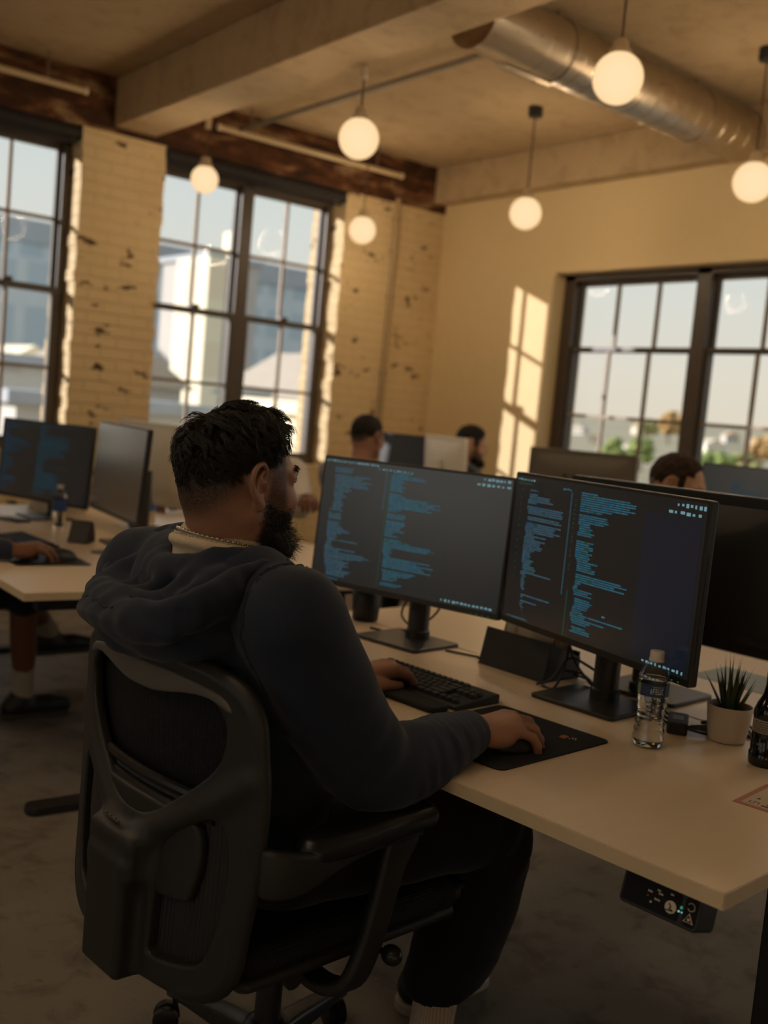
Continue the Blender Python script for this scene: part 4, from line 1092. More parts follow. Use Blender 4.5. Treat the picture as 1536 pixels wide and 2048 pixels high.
# ================================================================== THE MAN IN THE NAVY HOODIE
def skin_mat(name, col, hair=(0.022, 0.016, 0.013)):
    t = NT(name); o = t.obj(); a = t.n('Attribute'); a.attribute_name = 'stubble'
    n1 = t.noise(o, 18, 4); n2 = t.noise(o, 420, 2)
    c = t.mix(n1, tuple(x*0.86 for x in col), tuple(x*1.12 for x in col))
    k = t.math('MULTIPLY', a.outputs['Fac'], t.framp(n2, [(0.30, 1.25), (0.62, 0.75)]), True)
    c = t.mix(k, c, hair)
    t.bsdf(c, t.framp(n2, [(0.3, 0.42), (0.7, 0.55)]), bump=n2, bstr=0.10, bdist=0.0015, Specular_IOR_Level=0.4); return t.m
def cloth_mat(name, col, var=0.18, scale=700.0, bstr=0.25, rough=0.9, sheen=0.25):
    t = NT(name); o = t.obj(); f = t.noise(o, scale, 3); m = t.noise(o, 60, 4)
    c = t.mix(f, tuple(x*(1-var) for x in col), tuple(x*(1+var) for x in col)); c = t.mix(t.framp(m, [(0.35, 0.25), (0.65, 0)]), c, tuple(x*0.7 for x in col))
    t.bsdf(c, rough, bump=f, bstr=bstr, bdist=0.001, Specular_IOR_Level=0.15, Sheen_Weight=sheen, Sheen_Roughness=0.5); return t.m
M_SKIN = skin_mat('skin_tan', (0.37, 0.19, 0.125))
M_HOOD = cloth_mat('navy_fleece', (0.0235, 0.0320, 0.0540), sheen=0.12)
M_JEAN = cloth_mat('black_denim', (0.010, 0.010, 0.0115), sheen=0.1)
M_TEE = cloth_mat('cream_cotton', (0.60, 0.50, 0.36), 0.08, 500)
def rib_mat(name, col, freq):
    t = NT(name); o = t.obj(); s_ = t.n('SeparateXYZ'); t.l(o, s_.inputs[0])
    an = t.math('ARCTAN2', t.math('SUBTRACT', s_.outputs[1], -0.2), t.math('SUBTRACT', s_.outputs[0], 0.25)); w_ = t.math('SINE', t.math('MULTIPLY', an, freq))
    c = t.mix(t.framp(w_, [(0, 0.0), (1, 1)]), tuple(x*0.75 for x in col), col); t.bsdf(c, 0.9, bump=w_, bstr=0.5, bdist=0.002, Specular_IOR_Level=0.1); return t.m
M_SOCK = rib_mat('cream_ribbed_sock', (0.55, 0.46, 0.34), 36.0)
M_HAIR = NT('dark_hair')
_b = M_HAIR.bsdf((0.014, 0.0105, 0.008), 0.38, Specular_IOR_Level=0.55); M_HAIR = M_HAIR.m
M_SHOE = pmat('black_shoe', (0.015, 0.015, 0.016), 0.5); M_SOLE = pmat('pale_shoe_sole', (0.45, 0.42, 0.36), 0.5)
M_SILVER = pmat('silver_chain', (0.62, 0.56, 0.45), 0.22, 1.0)
M_EYE = pmat('eye_white', (0.6, 0.55, 0.5), 0.2); M_IRIS = pmat('dark_iris', (0.02, 0.012, 0.008), 0.1)

def hand_sdf(flip, curls, thumb, res=0.0016, spread=1.0):
    """right hand, palm down: x to the fingers, +y to the thumb, z up; flip=-1 mirrors it into a left hand"""
    s = Sdf((-0.05, -0.075, -0.075), (0.215, 0.085, 0.055), res)
    y_ = lambda v: v*flip
    s.cap((-0.045, 0, -0.004), (0.0, 0, 0.0), 0.027, 0.026, 0.01)
    kn = [(0.092, 0.030, 0.010), (0.096, 0.010, 0.015), (0.090, -0.011, 0.013), (0.080, -0.030, 0.006)]
    rad = [0.0125, 0.0128, 0.012, 0.0105]
    for (kx, ky, kz), r in zip(kn, rad):
        s.cap((0.0, ky*0.42*flip, -0.002), (kx, ky*flip, kz), 0.017, r+0.0035, 0.014)
    s.ell((0.045, y_(-0.002), -0.012), (0.045, 0.036, 0.016), 0.015)
    s.ell((0.03, y_(0.026), -0.016), (0.032, 0.016, 0.016), 0.015, rot=(0, 0, 25*flip))
    s.ell((0.035, y_(-0.026), -0.014), (0.036, 0.014, 0.015), 0.015)
    L = [(0.045, 0.027, 0.021), (0.049, 0.031, 0.022), (0.046, 0.029, 0.021), (0.036, 0.021, 0.019)]
    tips = []
    for i in range(4):
        p = np.array([kn[i][0], kn[i][1]*flip, kn[i][2]]); yaw_ = R_((6, 1, -5, -12)[i]*spread)*flip; pt = 0.0; r = rad[i]
        pts = [tuple(p)]; rr = [r+0.0012]
        for j in range(3):
            pt -= R_(curls[i][j]); d = np.array([math.cos(pt)*math.cos(yaw_), math.cos(pt)*math.sin(yaw_), math.sin(pt)]); p = p+d*L[i][j]
            pts.append(tuple(p)); rr.append(r*(0.93, 0.86, 0.74)[j])
        for a in range(3): s.cap(pts[a], pts[a+1], rr[a]*0.97, rr[a+1], 0.004 if a else 0.006)
        tips.append((pts[3], d, rr[3]))
    tp = [(0.018, y_(0.024), -0.014)]+[(a, y_(b), c) for a, b, c in thumb]
    s.chain(tp, [0.017, 0.0145, 0.0125, 0.0095], 0.008)
    # nails: shallow plates on the backs of the finger ends
    for (tx, d, r) in tips:
        n = np.array([-d[2]*1.0, 0, 1.0]); n = n/np.linalg.norm(n)
        c = np.array(tx)+n*r*0.80+np.array(d)*0.001; s.ell(tuple(c), (r*0.85, r*0.7, r*0.28), 0.001)
    return s
def place(pq, M):
    p, q = pq; Mx_ = np.array(M); return p @ Mx_[:3, :3].T+Mx_[:3, 3], q

MAN = empty('person', (1.12, 1.66, 0), R_(5.5), 'bearded man in a navy hoodie at the near desk, back turned, hand on a mouse', 'person')
HC = Vector((-0.19, -0.032, 1.245)); HZ = -1.5
MH = Matrix.Translation(HC) @ Matrix.Rotation(R_(HZ), 4, 'Z')
def head_sdf(res=0.0018, nose=1.0):
    s = Sdf((-0.135, -0.115, -0.175), (0.135, 0.115, 0.135), res)
    s.ell((-0.012, 0, 0.03), (0.098, 0.076, 0.087), 0.02)
    s.ell((-0.045, 0, -0.005), (0.062, 0.068, 0.075), 0.03)
    s.ell((0.030, 0, -0.015), (0.066, 0.064, 0.088), 0.03)
    s.ell((0.035, 0, -0.075), (0.052, 0.054, 0.046), 0.03)
    s.cap((-0.01, 0.055, -0.055), (0.06, 0.022, -0.100), 0.018, 0.018, 0.03); s.cap((-0.01, -0.055, -0.055), (0.06, -0.022, -0.100), 0.018, 0.018, 0.03)
    s.ell((0.078, 0, -0.103), (0.018, 0.022, 0.017), 0.02)
    for g in (-1, 1):
        s.ell((0.060, g*0.046, -0.032), (0.026, 0.024, 0.022), 0.03)
        s.ell((0.094, g*0.031, 0.000), (0.015, 0.0155, 0.011), 0.012, 'sub')
        s.ell((0.0765, g*0.031, -0.001), (0.0135, 0.0145, 0.0135), 0.004)
        s.chain([(0.068, g*0.055, 0.012), (0.084, g*0.040, 0.020), (0.0885, g*0.020, 0.017), (0.090, g*0.006, 0.010)], [0.009, 0.010, 0.010, 0.009], 0.014)
        s.chain([(0.074, g*0.046, 0.002), (0.0855, g*0.034, 0.0055), (0.0865, g*0.022, 0.003)], 0.003, 0.004)
        s.chain([(0.074, g*0.046, -0.002), (0.083, g*0.034, -0.0075), (0.0845, g*0.022, -0.005)], 0.003, 0.004)
        s.ell((0.098, g*0.012, -0.040), (0.012, 0.008, 0.008), 0.006)
    s.chain([(0.090, 0, 0.010), (0.101, 0, -0.015), (0.112, 0, -0.036)], [0.008, 0.009, 0.0115], 0.012)
    s.chain([(0.083, -0.024, -0.066), (0.0955, -0.008, -0.0625), (0.0965, 0, -0.0635), (0.0955, 0.008, -0.0625), (0.083, 0.024, -0.066)], [0.004, 0.0055, 0.0055, 0.0055, 0.004], 0.006)
    s.chain([(0.083, -0.022, -0.070), (0.0945, 0, -0.0755), (0.083, 0.022, -0.070)], [0.004, 0.0065, 0.004], 0.006)
    # ears
    for g in (-1, 1):
        Y = lambda v: g*v
        s.ell((-0.020, Y(0.080), 0.000), (0.020, 0.007, 0.033), 0.008, rot=(g*12, -10, -g*22))
        hel = [(-0.002, Y(0.076), 0.010), (-0.004, Y(0.083), 0.026), (-0.016, Y(0.088), 0.035), (-0.030, Y(0.092), 0.028), (-0.037, Y(0.0935), 0.012), (-0.034, Y(0.091), -0.006), (-0.025, Y(0.087), -0.020), (-0.014, Y(0.083), -0.031)]
        s.chain(hel, [0.0035, 0.0042, 0.0046, 0.0048, 0.0048, 0.0046, 0.0044, 0.005], 0.003, sub=4)
        s.ell((-0.008, Y(0.080), -0.036), (0.010, 0.0055, 0.0105), 0.006)
        s.ell((-0.011, Y(0.090), -0.004), (0.0105, 0.011, 0.0155), 0.004, 'sub')
        s.chain([(-0.010, Y(0.090), 0.024), (-0.020, Y(0.091), 0.018)], 0.004, 0.003, 'sub')
        s.chain([(-0.012, Y(0.086), 0.021), (-0.023, Y(0.0895), 0.010), (-0.025, Y(0.0885), -0.006), (-0.018, Y(0.085), -0.018)], 0.0035, 0.003, sub=3)
        s.ell((0.001, Y(0.0795), -0.006), (0.006, 0.005, 0.008), 0.004)
        s.ell((-0.004, Y(0.084), -0.008), (0.005, 0.006, 0.007), 0.003, 'sub')
    return s
def hairline(f): return np.where(f > -0.02, 0.056+0.0*f, 0.056-(-0.02-f)*1.02)
def head_masks(P):
    """P in head frame -> (scalp hair mask, stubble attr, beard mask)"""
    f, l, u = P[:, 0], P[:, 1], P[:, 2]; al = np.abs(l)
    hl = hairline(f); front = sstep(0.088, 0.074, f-0.0*u)          # forehead stays bare
    scalp = sstep(-0.004, 0.010, u-hl-np.maximum(0, f-0.028)*1.75)
    fade = sstep(-0.066, -0.008, u-hl)**0.85*sstep(0.058, 0.045, f)*0.92
    earz = sstep(0.074, 0.079, al)*sstep(0.035, 0.02, np.abs(f+0.018))*sstep(0.045, 0.036, np.abs(u+0.002))
    side = sstep(0.010, 0.022, f)*sstep(0.060, 0.046, f)*sstep(0.045, 0.055, al)*sstep(0.06, 0.02, u)*sstep(-0.06, -0.04, u)*0.75
    jl = -0.030-0.35*(f-0.03)                                      # upper beard line falls towards the mouth
    mouth = 1-np.exp(-((u+0.0695)/0.006)**2-((l)/0.026)**2)*(f > 0.07)
    mous = np.exp(-((u+0.052)/0.007)**2)*(al < 0.032)*(f > 0.075)
    beard = np.maximum(sstep(0.006, -0.016, u-jl)*sstep(-0.005, 0.018, f)*sstep(-0.165, -0.150, u), mous)*mouth
    beard = beard*(1-earz)
    at_ = np.clip(np.maximum.reduce([scalp, fade, side, beard*0.95]), 0, 1)*(1-earz)
    return scalp*(1-earz), at_, beard
sH = head_sdf()
# neck grows out of the same field
Mi = MH.inverted()
def hf(p): return tuple(Mi @ Vector(p))
sH.chain([(-0.035, 0, -0.035), hf((-0.198, -0.020, 1.150)), hf((-0.192, -0.004, 1.075))], [0.062, 0.073, 0.088], 0.025)
hp, hq = sH.mesh()
scalp, stub, beardm = head_masks(hp)
# body core under the clothes
sB = Sdf((-0.40, -0.36, 0.08), (0.64, 0.40, 1.13), 0.008)
sB.ell((-0.12, 0, 0.60), (0.13, 0.165, 0.11), 0.03).ell((-0.17, 0, 0.90), (0.11, 0.17, 0.20), 0.05).cap((-0.19, -0.18, 1.03), (-0.19, 0.18, 1.03), 0.05, 0.05, 0.05)
sB.cap((-0.192, 0, 1.0), (-0.194, -0.006, 1.11), 0.085, 0.076, 0.05)
ARM_R = [(-0.205, -0.235, 1.03), (-0.13, -0.25, 0.90), (-0.05, -0.252, 0.805), (0.0, -0.249, 0.768), (0.09, -0.248, 0.764), (0.175, -0.246, 0.776), (0.240, -0.242, 0.783)]
ARM_L = [(-0.205, 0.235, 1.03), (-0.13, 0.265, 0.90), (-0.04, 0.272, 0.805), (0.01, 0.267, 0.770), (0.12, 0.247, 0.764), (0.24, 0.225, 0.776), (0.325, 0.212, 0.780)]
for A in (ARM_R, ARM_L): sB.chain(A, [0.055, 0.05, 0.046, 0.043, 0.042, 0.034, 0.028], 0.02)
LEG_R = [(-0.08, -0.10, 0.565), (0.15, -0.16, 0.575), (0.34, -0.20, 0.560), (0.385, -0.203, 0.525), (0.335, -0.203, 0.40), (0.29, -0.203, 0.28), (0.258, -0.203, 0.185), (0.248, -0.203, 0.115)]
LEG_L = [(-0.08, 0.10, 0.565), (0.17, 0.13, 0.575), (0.38, 0.12, 0.560), (0.43, 0.115, 0.525), (0.46, 0.10, 0.40), (0.49, 0.08, 0.28), (0.52, 0.065, 0.185), (0.535, 0.06, 0.115)]
for Lg in (LEG_R, LEG_L): sB.chain(Lg, [0.08, 0.075, 0.06, 0.055, 0.05, 0.045, 0.036, 0.034], 0.02)
bp, bq = sB.mesh()
HR = Matrix.Translation((0.268, -0.240, 0.793)) @ Matrix.Rotation(R_(-7), 4, 'Z') @ Matrix.Rotation(R_(5), 4, 'Y') @ Matrix.Rotation(R_(6), 4, 'X')
HL_ = Matrix.Translation((0.345, 0.210, 0.782)) @ Matrix.Rotation(R_(-6), 4, 'Z')
hr = place(hand_sdf(1, [(10, 24, 18), (10, 26, 20), (14, 30, 22), (18, 30, 22)], [(0.05, 0.045, -0.022), (0.082, 0.048, -0.028), (0.106, 0.044, -0.030)], spread=1.5).mesh(), HR)
hl_ = place(hand_sdf(-1, [(20, 30, 20)]*4, [(0.05, 0.045, -0.018), (0.082, 0.045, -0.022), (0.105, 0.040, -0.024)], res=0.0025).mesh(), HL_)
hpw = place((hp, hq), MH)
att = np.concatenate([np.zeros(len(bp)), stub, np.zeros(len(hr[0])), np.zeros(len(hl_[0]))])
body = np_mesh('body', [(bp, bq), hpw, hr, hl_], M_SKIN, MAN, attr={'stubble': att})
for g in (-1, 1):
    c = MH @ Vector((0.0775, g*0.031, -0.001))
    e = MB().ball(tuple(c), 0.0118, 16, 10); eo = e.build('eye', M_EYE, body, smooth=True)
    d = (MH.to_3x3() @ Vector((0.97, g*0.05, -0.12))).normalized()
    MB().ball(tuple(c+d*0.0075), 0.0056, 12, 8).build('iris', M_IRIS, eo, smooth=True)
# ---- hair ------------------------------------------------------------
rs = np.random.RandomState(3)
EC, ER = np.array([-0.012, 0, 0.03]), np.array([0.098, 0.076, 0.087])
CROWN = np.array([-0.060, 0.012, 0.105])
def tri_sample(P, Q, wgt, n):
    fw = wgt[Q].mean(1); a = P[Q[:, 1]]-P[Q[:, 0]]; b = P[Q[:, 3]]-P[Q[:, 0]]; ar = np.linalg.norm(np.cross(a, b), axis=1)*fw
    i = rs.choice(len(Q), n, p=ar/ar.sum()); u = rs.rand(n, 2)
    return P[Q[i, 0]]+(a[i]*u[:, :1]+b[i]*u[:, 1:])
def grad_n(S, P, h=0.004):
    g = np.stack([S.sample(P+np.eye(3)[i]*h)-S.sample(P-np.eye(3)[i]*h) for i in range(3)], 1); return g/(np.linalg.norm(g, axis=1, keepdims=True)+1e-9)
def flow_paths(R0, n0, length, lift, K, wave, ph, droop=0.2):
    lift = lift*(0.15+0.85*sstep(0.0, 0.045, R0[:, 2]-hairline(R0[:, 0])))
    P = [R0.copy()]; p = R0.copy(); n = n0.copy()
    fr_ = sstep(0.0, 0.05, R0[:, 0])
    for k in range(1, K):
        t = k/(K-1)
        d = p-CROWN; d[:, 2] += fr_*0.10; d[:, 1] -= fr_*0.05; d[:, 2] -= droop*0.1*t; d[:, 1] -= 0.03*np.exp(-((p[:, 0]-0.06)/0.05)**2)
        d = d-n*(d*n).sum(1, keepdims=True); d /= np.linalg.norm(d, axis=1, keepdims=True)+1e-9
        side = np.cross(n, d)
        st = length/(K-1)
        p = p+d*st[:, None]+side*(wave*np.cos(t*5.5+ph)*st*1.0)[:, None]
        q = (p-EC)/ER; rad = np.linalg.norm(q, axis=1, keepdims=True)
        n = q/ER; n /= np.linalg.norm(n, axis=1, keepdims=True)
        hgt = 0.002+lift*np.sin(min(1, t*1.25)*PI*0.62)+fr_*0.012*t
        on = EC+q/rad*ER
        p = on+n*np.maximum((p-on)*n, 0).sum(1, keepdims=True)*0.35+n*hgt[:, None]*0.65
        P.append(p.copy())
    return np.stack(P, 1)
NC, NS, KH = 420, 7200, 8
sw = scalp*(sstep(-0.2, 0.2, scalp))
CR = tri_sample(hp, hq, sw, NC); CN = grad_n(sH, CR)
def hlen(P): return 0.030+0.016*sstep(0.04, 0.09, P[:, 2])-0.016*sstep(0.0, 0.05, P[:, 0])
ph = rs.rand(NC)*6.28
CP = flow_paths(CR, CN, hlen(CR)*rs.uniform(0.8, 1.2, NC), 0.010+0.010*sstep(0.03, 0.10, CR[:, 2])*rs.uniform(0.5, 1.2, NC), KH, 0.9, ph)
SR = tri_sample(hp, hq, sw, NS)
near = np.array([np.argmin(((CR-p)**2).sum(1)) for p in SR])
tt = np.linspace(0, 1, KH)[None, :, None]
off = (SR-CR[near])[:, None, :]
HPth = CP[near]+off*(1-0.80*tt**0.8)+rs.normal(size=(NS, 1, 3))*0.0022*tt
HPth += (0.0022*np.sin(tt*rs.uniform(4, 9, (NS, 1, 1))+rs.rand(NS, 1, 1)*6.28))*rs.normal(size=(NS, 1, 3))*tt
def toman(P): 
    Mx_ = np.array(MH); return P @ Mx_[:3, :3].T+Mx_[:3, 3]
hair = strands(toman(HPth), rs.uniform(0.0006, 0.0011, NS), 'hair', M_HAIR, MAN)
# dark under-layer so that no scalp shows between the locks
sc_ = Sdf((-0.135, -0.10, -0.06), (0.11, 0.10, 0.15), 0.0025)
sc_.ell(tuple(EC), tuple(ER+0.0080), 0)
XX, YY, ZZ = sc_.ax[0][:, None, None], sc_.ax[1][None, :, None], sc_.ax[2][None, None, :]
hl3 = np.where(XX > -0.02, 0.064, 0.064-(-0.02-XX)*1.02)+np.maximum(0, XX-0.026)*1.75
sc_.f = np.maximum(sc_.f, (hl3-ZZ)*0.8).astype(np.float32); sc_.disp(lambda X, Y, Z: 0.0022*wob(X, Y, Z, 160, 3))
M_HAIRU = NT('hair_matte_base'); M_HAIRU.bsdf((0.010, 0.0075, 0.006), 0.9, Specular_IOR_Level=0.05); M_HAIRU = M_HAIRU.m
np_mesh('hair_underlayer', [place(sc_.mesh(), MH)], M_HAIRU, hair)
# ---- beard -----------------------------------------------------------
NB = 5200
BR = tri_sample(hp, hq, beardm*(0.25+0.75*sstep(-0.03, -0.07, hp[:, 2])), NB); BN = grad_n(sH, BR)
chin = sstep(-0.055, -0.095, BR[:, 2])*sstep(0.0, 0.03, BR[:, 0])
BL_ = (0.007+0.028*chin)*rs.uniform(0.7, 1.25, NB)
P_ = [BR]; p = BR.copy(); dv = BN*0.60+np.array([0.28, 0, -0.70])+rs.normal(size=(NB, 3))*0.22
for k in range(1, 6):
    dv = dv+rs.normal(size=(NB, 3))*0.38; dd = dv/np.linalg.norm(dv, axis=1, keepdims=True); p = p+dd*(BL_/5)[:, None]
    dpt = sH.sample(p); p = p+BN*np.maximum(0.0015-dpt, 0)[:, None]; P_.append(p.copy())
beard = strands(toman(np.stack(P_, 1)), rs.uniform(0.0005, 0.0009, NB), 'beard', M_HAIR, MAN)
sb = Sdf((-0.03, -0.09, -0.19), (0.13, 0.09, -0.03), 0.003)
sb.ell((0.058, 0, -0.108), (0.052, 0.056, 0.036), 0.0); sb.ell((0.086, 0, -0.118), (0.036, 0.037, 0.027), 0.02)
for g in (-1, 1): sb.cap((0.018, g*0.052, -0.062), (0.05, g*0.042, -0.100), 0.016, 0.024, 0.015)
sb.ell((0.10, 0, -0.068), (0.016, 0.026, 0.010), 0.006, 'sub')
sb.disp(lambda X, Y, Z: 0.0030*wob(X, Y, Z, 230, 5)+0.002*wob(X, Y, Z, 480, 2))
np_mesh('beard_mass', [place(sb.mesh(), MH)], M_HAIR, beard)
# brows and lashes
pp = []
for g in (-1, 1):
    for k in range(130):
        t_ = rs.rand(); b0 = np.array([0.0995-0.022*t_**1.6, g*(0.010+0.045*t_), 0.0205+0.008*math.sin(t_*2.4)])+rs.normal(size=3)*0.0016
        d_ = np.array([0.10, g*0.9, 0.30-0.7*t_]); d_ /= np.linalg.norm(d_); pp.append([b0+d_*0.0018*j+np.array([0.0004*j, 0, 0]) for j in range(5)])
    for k in range(26):
        t_ = k/25; b0 = np.array([0.0885-0.012*t_, g*(0.021+0.024*t_), 0.0055-0.001*t_]); pp.append([b0+np.array([0.0013, g*0.0005*t_, 0.0002*j])*j for j in range(5)])
pp = np.array(pp); q0 = pp[:, 0, :].copy()
for _ in range(5): q0 = q0-grad_n(sH, q0, 0.003)*sH.sample(q0)[:, None]
pp += (q0-pp[:, 0, :]+grad_n(sH, q0, 0.003)*0.0006)[:, None, :]
strands(toman(pp), np.full(len(pp), 0.0006), 'eyebrow', M_HAIR, MAN)
# ---- clothes ----------------------------------------------------------
tee = Sdf((-0.34, -0.20, 1.0), (-0.04, 0.20, 1.18), 0.0035)
tee.cap((-0.19, 0, 1.02), (-0.196, -0.012, 1.110), 0.105, 0.090, 0.0)
cen = np.array([-0.196, -0.012, 1.124])
ring = [(cen[0]-0.088*math.cos(a), cen[1]+0.091*math.sin(a), cen[2]+0.012*math.cos(a)) for a in np.linspace(0, 2*PI, 33)]
tee.chain(ring, 0.0095, 0.008)
tee.disp(lambda X, Y, Z: 0.0008*np.sin(np.arctan2(Y-cen[1], X-cen[0])*90)*sstep(1.105, 1.115, Z)+0.002*wob(X, Y, Z, 60, 1)*sstep(1.115, 1.10, Z))
np_mesh('tshirt', [tee.mesh()], M_TEE, MAN)
for k, (dz, rr_, w_) in enumerate(((0.0, 0.0026, 0.0), (-0.007, 0.0020, 0.004))):
    nk = MB(); n_ = 120
    for i in range(n_):
        a = 2*PI*i/n_; p0 = Vector((cen[0]-(0.083+w_)*math.cos(a), cen[1]+(0.087+w_)*math.sin(a), 1.1455+dz+0.008*math.cos(a)-0.02*(1-math.cos(a))*0.5+0.0012*math.sin(a*3)))
        nk.ball(tuple(p0), rr_, 6, 5, sc=(1.15, 1.15, 0.8+0.5*(i % 2)))
    nk.build('necklace', M_SILVER, MAN, smooth=True)
hd = Sdf((-0.46, -0.37, 0.50), (0.31, 0.40, 1.19), 0.0045)
hd.ell((-0.12, 0, 0.575), (0.165, 0.205, 0.10), 0.03).ell((-0.12, 0, 0.71), (0.165, 0.205, 0.16), 0.06).ell((-0.17, 0, 0.90), (0.145, 0.215, 0.18), 0.06).ell((-0.215, 0, 1.01), (0.115, 0.205, 0.105), 0.05)
hd.cap((-0.195, -0.215, 1.045), (-0.195, 0.215, 1.045), 0.072, 0.072, 0.05).cap((-0.20, -0.11, 1.075), (-0.20, 0.11, 1.075), 0.062, 0.062, 0.05)
hd.chain(ARM_R, [0.088, 0.084, 0.081, 0.080, 0.074, 0.060, 0.046], 0.035, sub=4); hd.chain(ARM_L, [0.088, 0.084, 0.081, 0.080, 0.074, 0.060, 0.046], 0.035, sub=4)
hd.cap((-0.197, -0.012, 1.105), (-0.197, -0.012, 1.20), 0.088, 0.10, 0.01, 'sub')
def sleeve_folds(X, Y, Z):
    side = sstep(0.20, 0.235, np.abs(Y))
    fore = sstep(-0.02, 0.06, X)*sstep(0.83, 0.80, Z)
    w1 = np.sin((X*1.0+0.35*(Z-0.76)+0.012*wob(X, Y, Z, 22, 2))*150)*0.0026*fore*sstep(0.29, 0.22, X)*(0.55+0.45*wob(X, Y, Z, 30, 6))
    w2 = np.sin((X*0.8-Z*0.62+0.02*wob(X, Y, Z, 14, 4))*85)*0.0045*(0.5+0.5*wob(X, Y, Z, 20, 7))*sstep(-0.16, -0.02, X)*sstep(0.10, 0.0, X)*sstep(0.95, 0.85, Z)*side
    w3 = 0.006*wob(X, Y, Z, 17, 1)+0.0030*wob(X, Y, Z, 42, 3)
    dr = 0.006*np.sin((Z+0.45*X+0.02*wob(X, Y, Z, 10, 6))*60)*sstep(0.86, 0.78, Z)*sstep(0.62, 0.70, Z)*(1-side)
    return w1+w2+w3+dr
hd.disp(sleeve_folds)
hoodie = np_mesh('hoodie', [hd.mesh()], M_HOOD, MAN)
# seams: shoulder/armhole stitching on the right side
def on_surf(S, pts, out=0.0012):
    P = np.array(pts, float)
    for _ in range(6): P = P-grad_n(S, P, 0.006)*S.sample(P)[:, None]
    return P+grad_n(S, P, 0.006)*out
arm = [tuple(p) for p in catmull([Vector(v) for v in ((-0.16, -0.20, 1.125), (-0.24, -0.215, 1.08), (-0.29, -0.215, 1.0), (-0.28, -0.225, 0.90), (-0.22, -0.24, 0.83))], 14)]
for dpt in (0.0, 0.006):
    q_ = on_surf(hd, [(a, b-dpt, c) for a, b, c in arm]); MB().tube([tuple(p) for p in q_], 0.0011, 5).build('armhole_seam', M_HOOD, hoodie, smooth=True)
q_ = on_surf(hd, [tuple(p) for p in catmull([Vector(v) for v in ((-0.165, -0.15, 1.12), (-0.20, -0.19, 1.11), (-0.235, -0.22, 1.07))], 10)]); MB().tube([tuple(p) for p in q_], 0.0011, 5).build('yoke_seam', M_HOOD, hoodie, smooth=True)
for A, nm in ((ARM_R, 1), (ARM_L, -1)):
    e = Vector(A[-1]); d = (e-Vector(A[-2])).normalized()
    cf = Sdf(tuple(e-Vector((0.05, 0.07, 0.07))), tuple(e+Vector((0.07, 0.07, 0.07))), 0.003)
    cf.cap(tuple(e-d*0.012), tuple(e+d*0.018), 0.041, 0.035, 0.0); cf.cap(tuple(e+d*0.022), tuple(e+d*0.08), 0.029, 0.032, 0.004, 'sub'); cf.half(tuple(e+d*0.034), tuple(d))
    cf.disp(lambda X, Y, Z: 0.0006*np.sin(np.arctan2(Z-e.z, Y-e.y)*46))
    np_mesh('cuff', [cf.mesh()], M_HOOD, hoodie)
# hood lying open behind the neck
RIM = [(-0.13, -0.15, 1.088), (-0.18, -0.156, 1.108), (-0.23, -0.163, 1.112), (-0.28, -0.168, 1.101), (-0.33, -0.176, 1.084), (-0.37, -0.172, 1.063), (-0.392, -0.135, 1.046), (-0.402, -0.085, 1.036), (-0.395, -0.005, 1.028), (-0.368, 0.105, 1.022), (-0.335, 0.172, 1.022), (-0.30, 0.212, 1.034), (-0.25, 0.238, 1.064), (-0.22, 0.224, 1.096), (-0.20, 0.185, 1.118), (-0.19, 0.128, 1.134)]
hh = Sdf((-0.45, -0.24, 0.90), (-0.06, 0.29, 1.19), 0.0034)
hh.ell((-0.275, 0.02, 1.010), (0.125, 0.205, 0.092), 0.0)
hh.ell((-0.245, -0.08, 1.045), (0.10, 0.085, 0.065), 0.03)
hh.chain(RIM, [0.012]+[0.0155]*14+[0.011], 0.016, sub=4)
RIMD = [(x*0.985-0.004, y*1.0, z-0.03) for x, y, z in RIM]
hh.chain(RIMD[3:13], 0.022, 0.03, sub=3)
hh.ell((-0.325, 0.035, 1.090), (0.050, 0.130, 0.046), 0.03, 'sub'); hh.ell((-0.350, -0.06, 1.088), (0.028, 0.080, 0.030), 0.02, 'sub')
hh.chain([(-0.265, 0.09, 1.075), (-0.285, 0.03, 1.075), (-0.285, -0.04, 1.085)], 0.032, 0.02, sub=3)
# inner edge that rises against the neck and the folds that run from it into the bowl
hh.chain([(-0.13, -0.128, 1.095), (-0.165, -0.125, 1.118), (-0.205, -0.122, 1.126), (-0.24, -0.100, 1.124), (-0.262, -0.058, 1.112), (-0.275, -0.025, 1.098)], [0.010, 0.012, 0.013, 0.013, 0.012, 0.010], 0.018, sub=4)
hh.chain([(-0.195, 0.10, 1.130), (-0.235, 0.10, 1.118), (-0.265, 0.07, 1.100)], 0.013, 0.02, sub=3)
for pts, r in (([(-0.255, -0.075, 1.115), (-0.305, -0.07, 1.080), (-0.35, -0.075, 1.045)], 0.018), ([(-0.272, -0.02, 1.096), (-0.315, 0.0, 1.062), (-0.36, 0.005, 1.028)], 0.017), ([(-0.265, 0.055, 1.095), (-0.305, 0.075, 1.055), (-0.345, 0.085, 1.02)], 0.015), ([(-0.22, 0.13, 1.112), (-0.265, 0.15, 1.072), (-0.31, 0.15, 1.03)], 0.018), ([(-0.20, -0.135, 1.112), (-0.27, -0.125, 1.095), (-0.335, -0.12, 1.062)], 0.014)):
    hh.chain(pts, [r, r*0.9, r*0.75], 0.022, sub=3)
hh.cap((-0.197, -0.012, 1.09), (-0.197, -0.012, 1.22), 0.0885, 0.098, 0.012, 'sub')
hh.disp(lambda X, Y, Z: 0.0036*wob(X, Y, Z, 30, 2)+0.0022*wob(X, Y, Z, 75, 4)+0.004*np.sin((X*0.6+Z+0.02*wob(X, Y, Z, 14, 3))*105)*sstep(1.06, 1.0, Z))
hood = np_mesh('hood', [hh.mesh()], M_HOOD, hoodie)
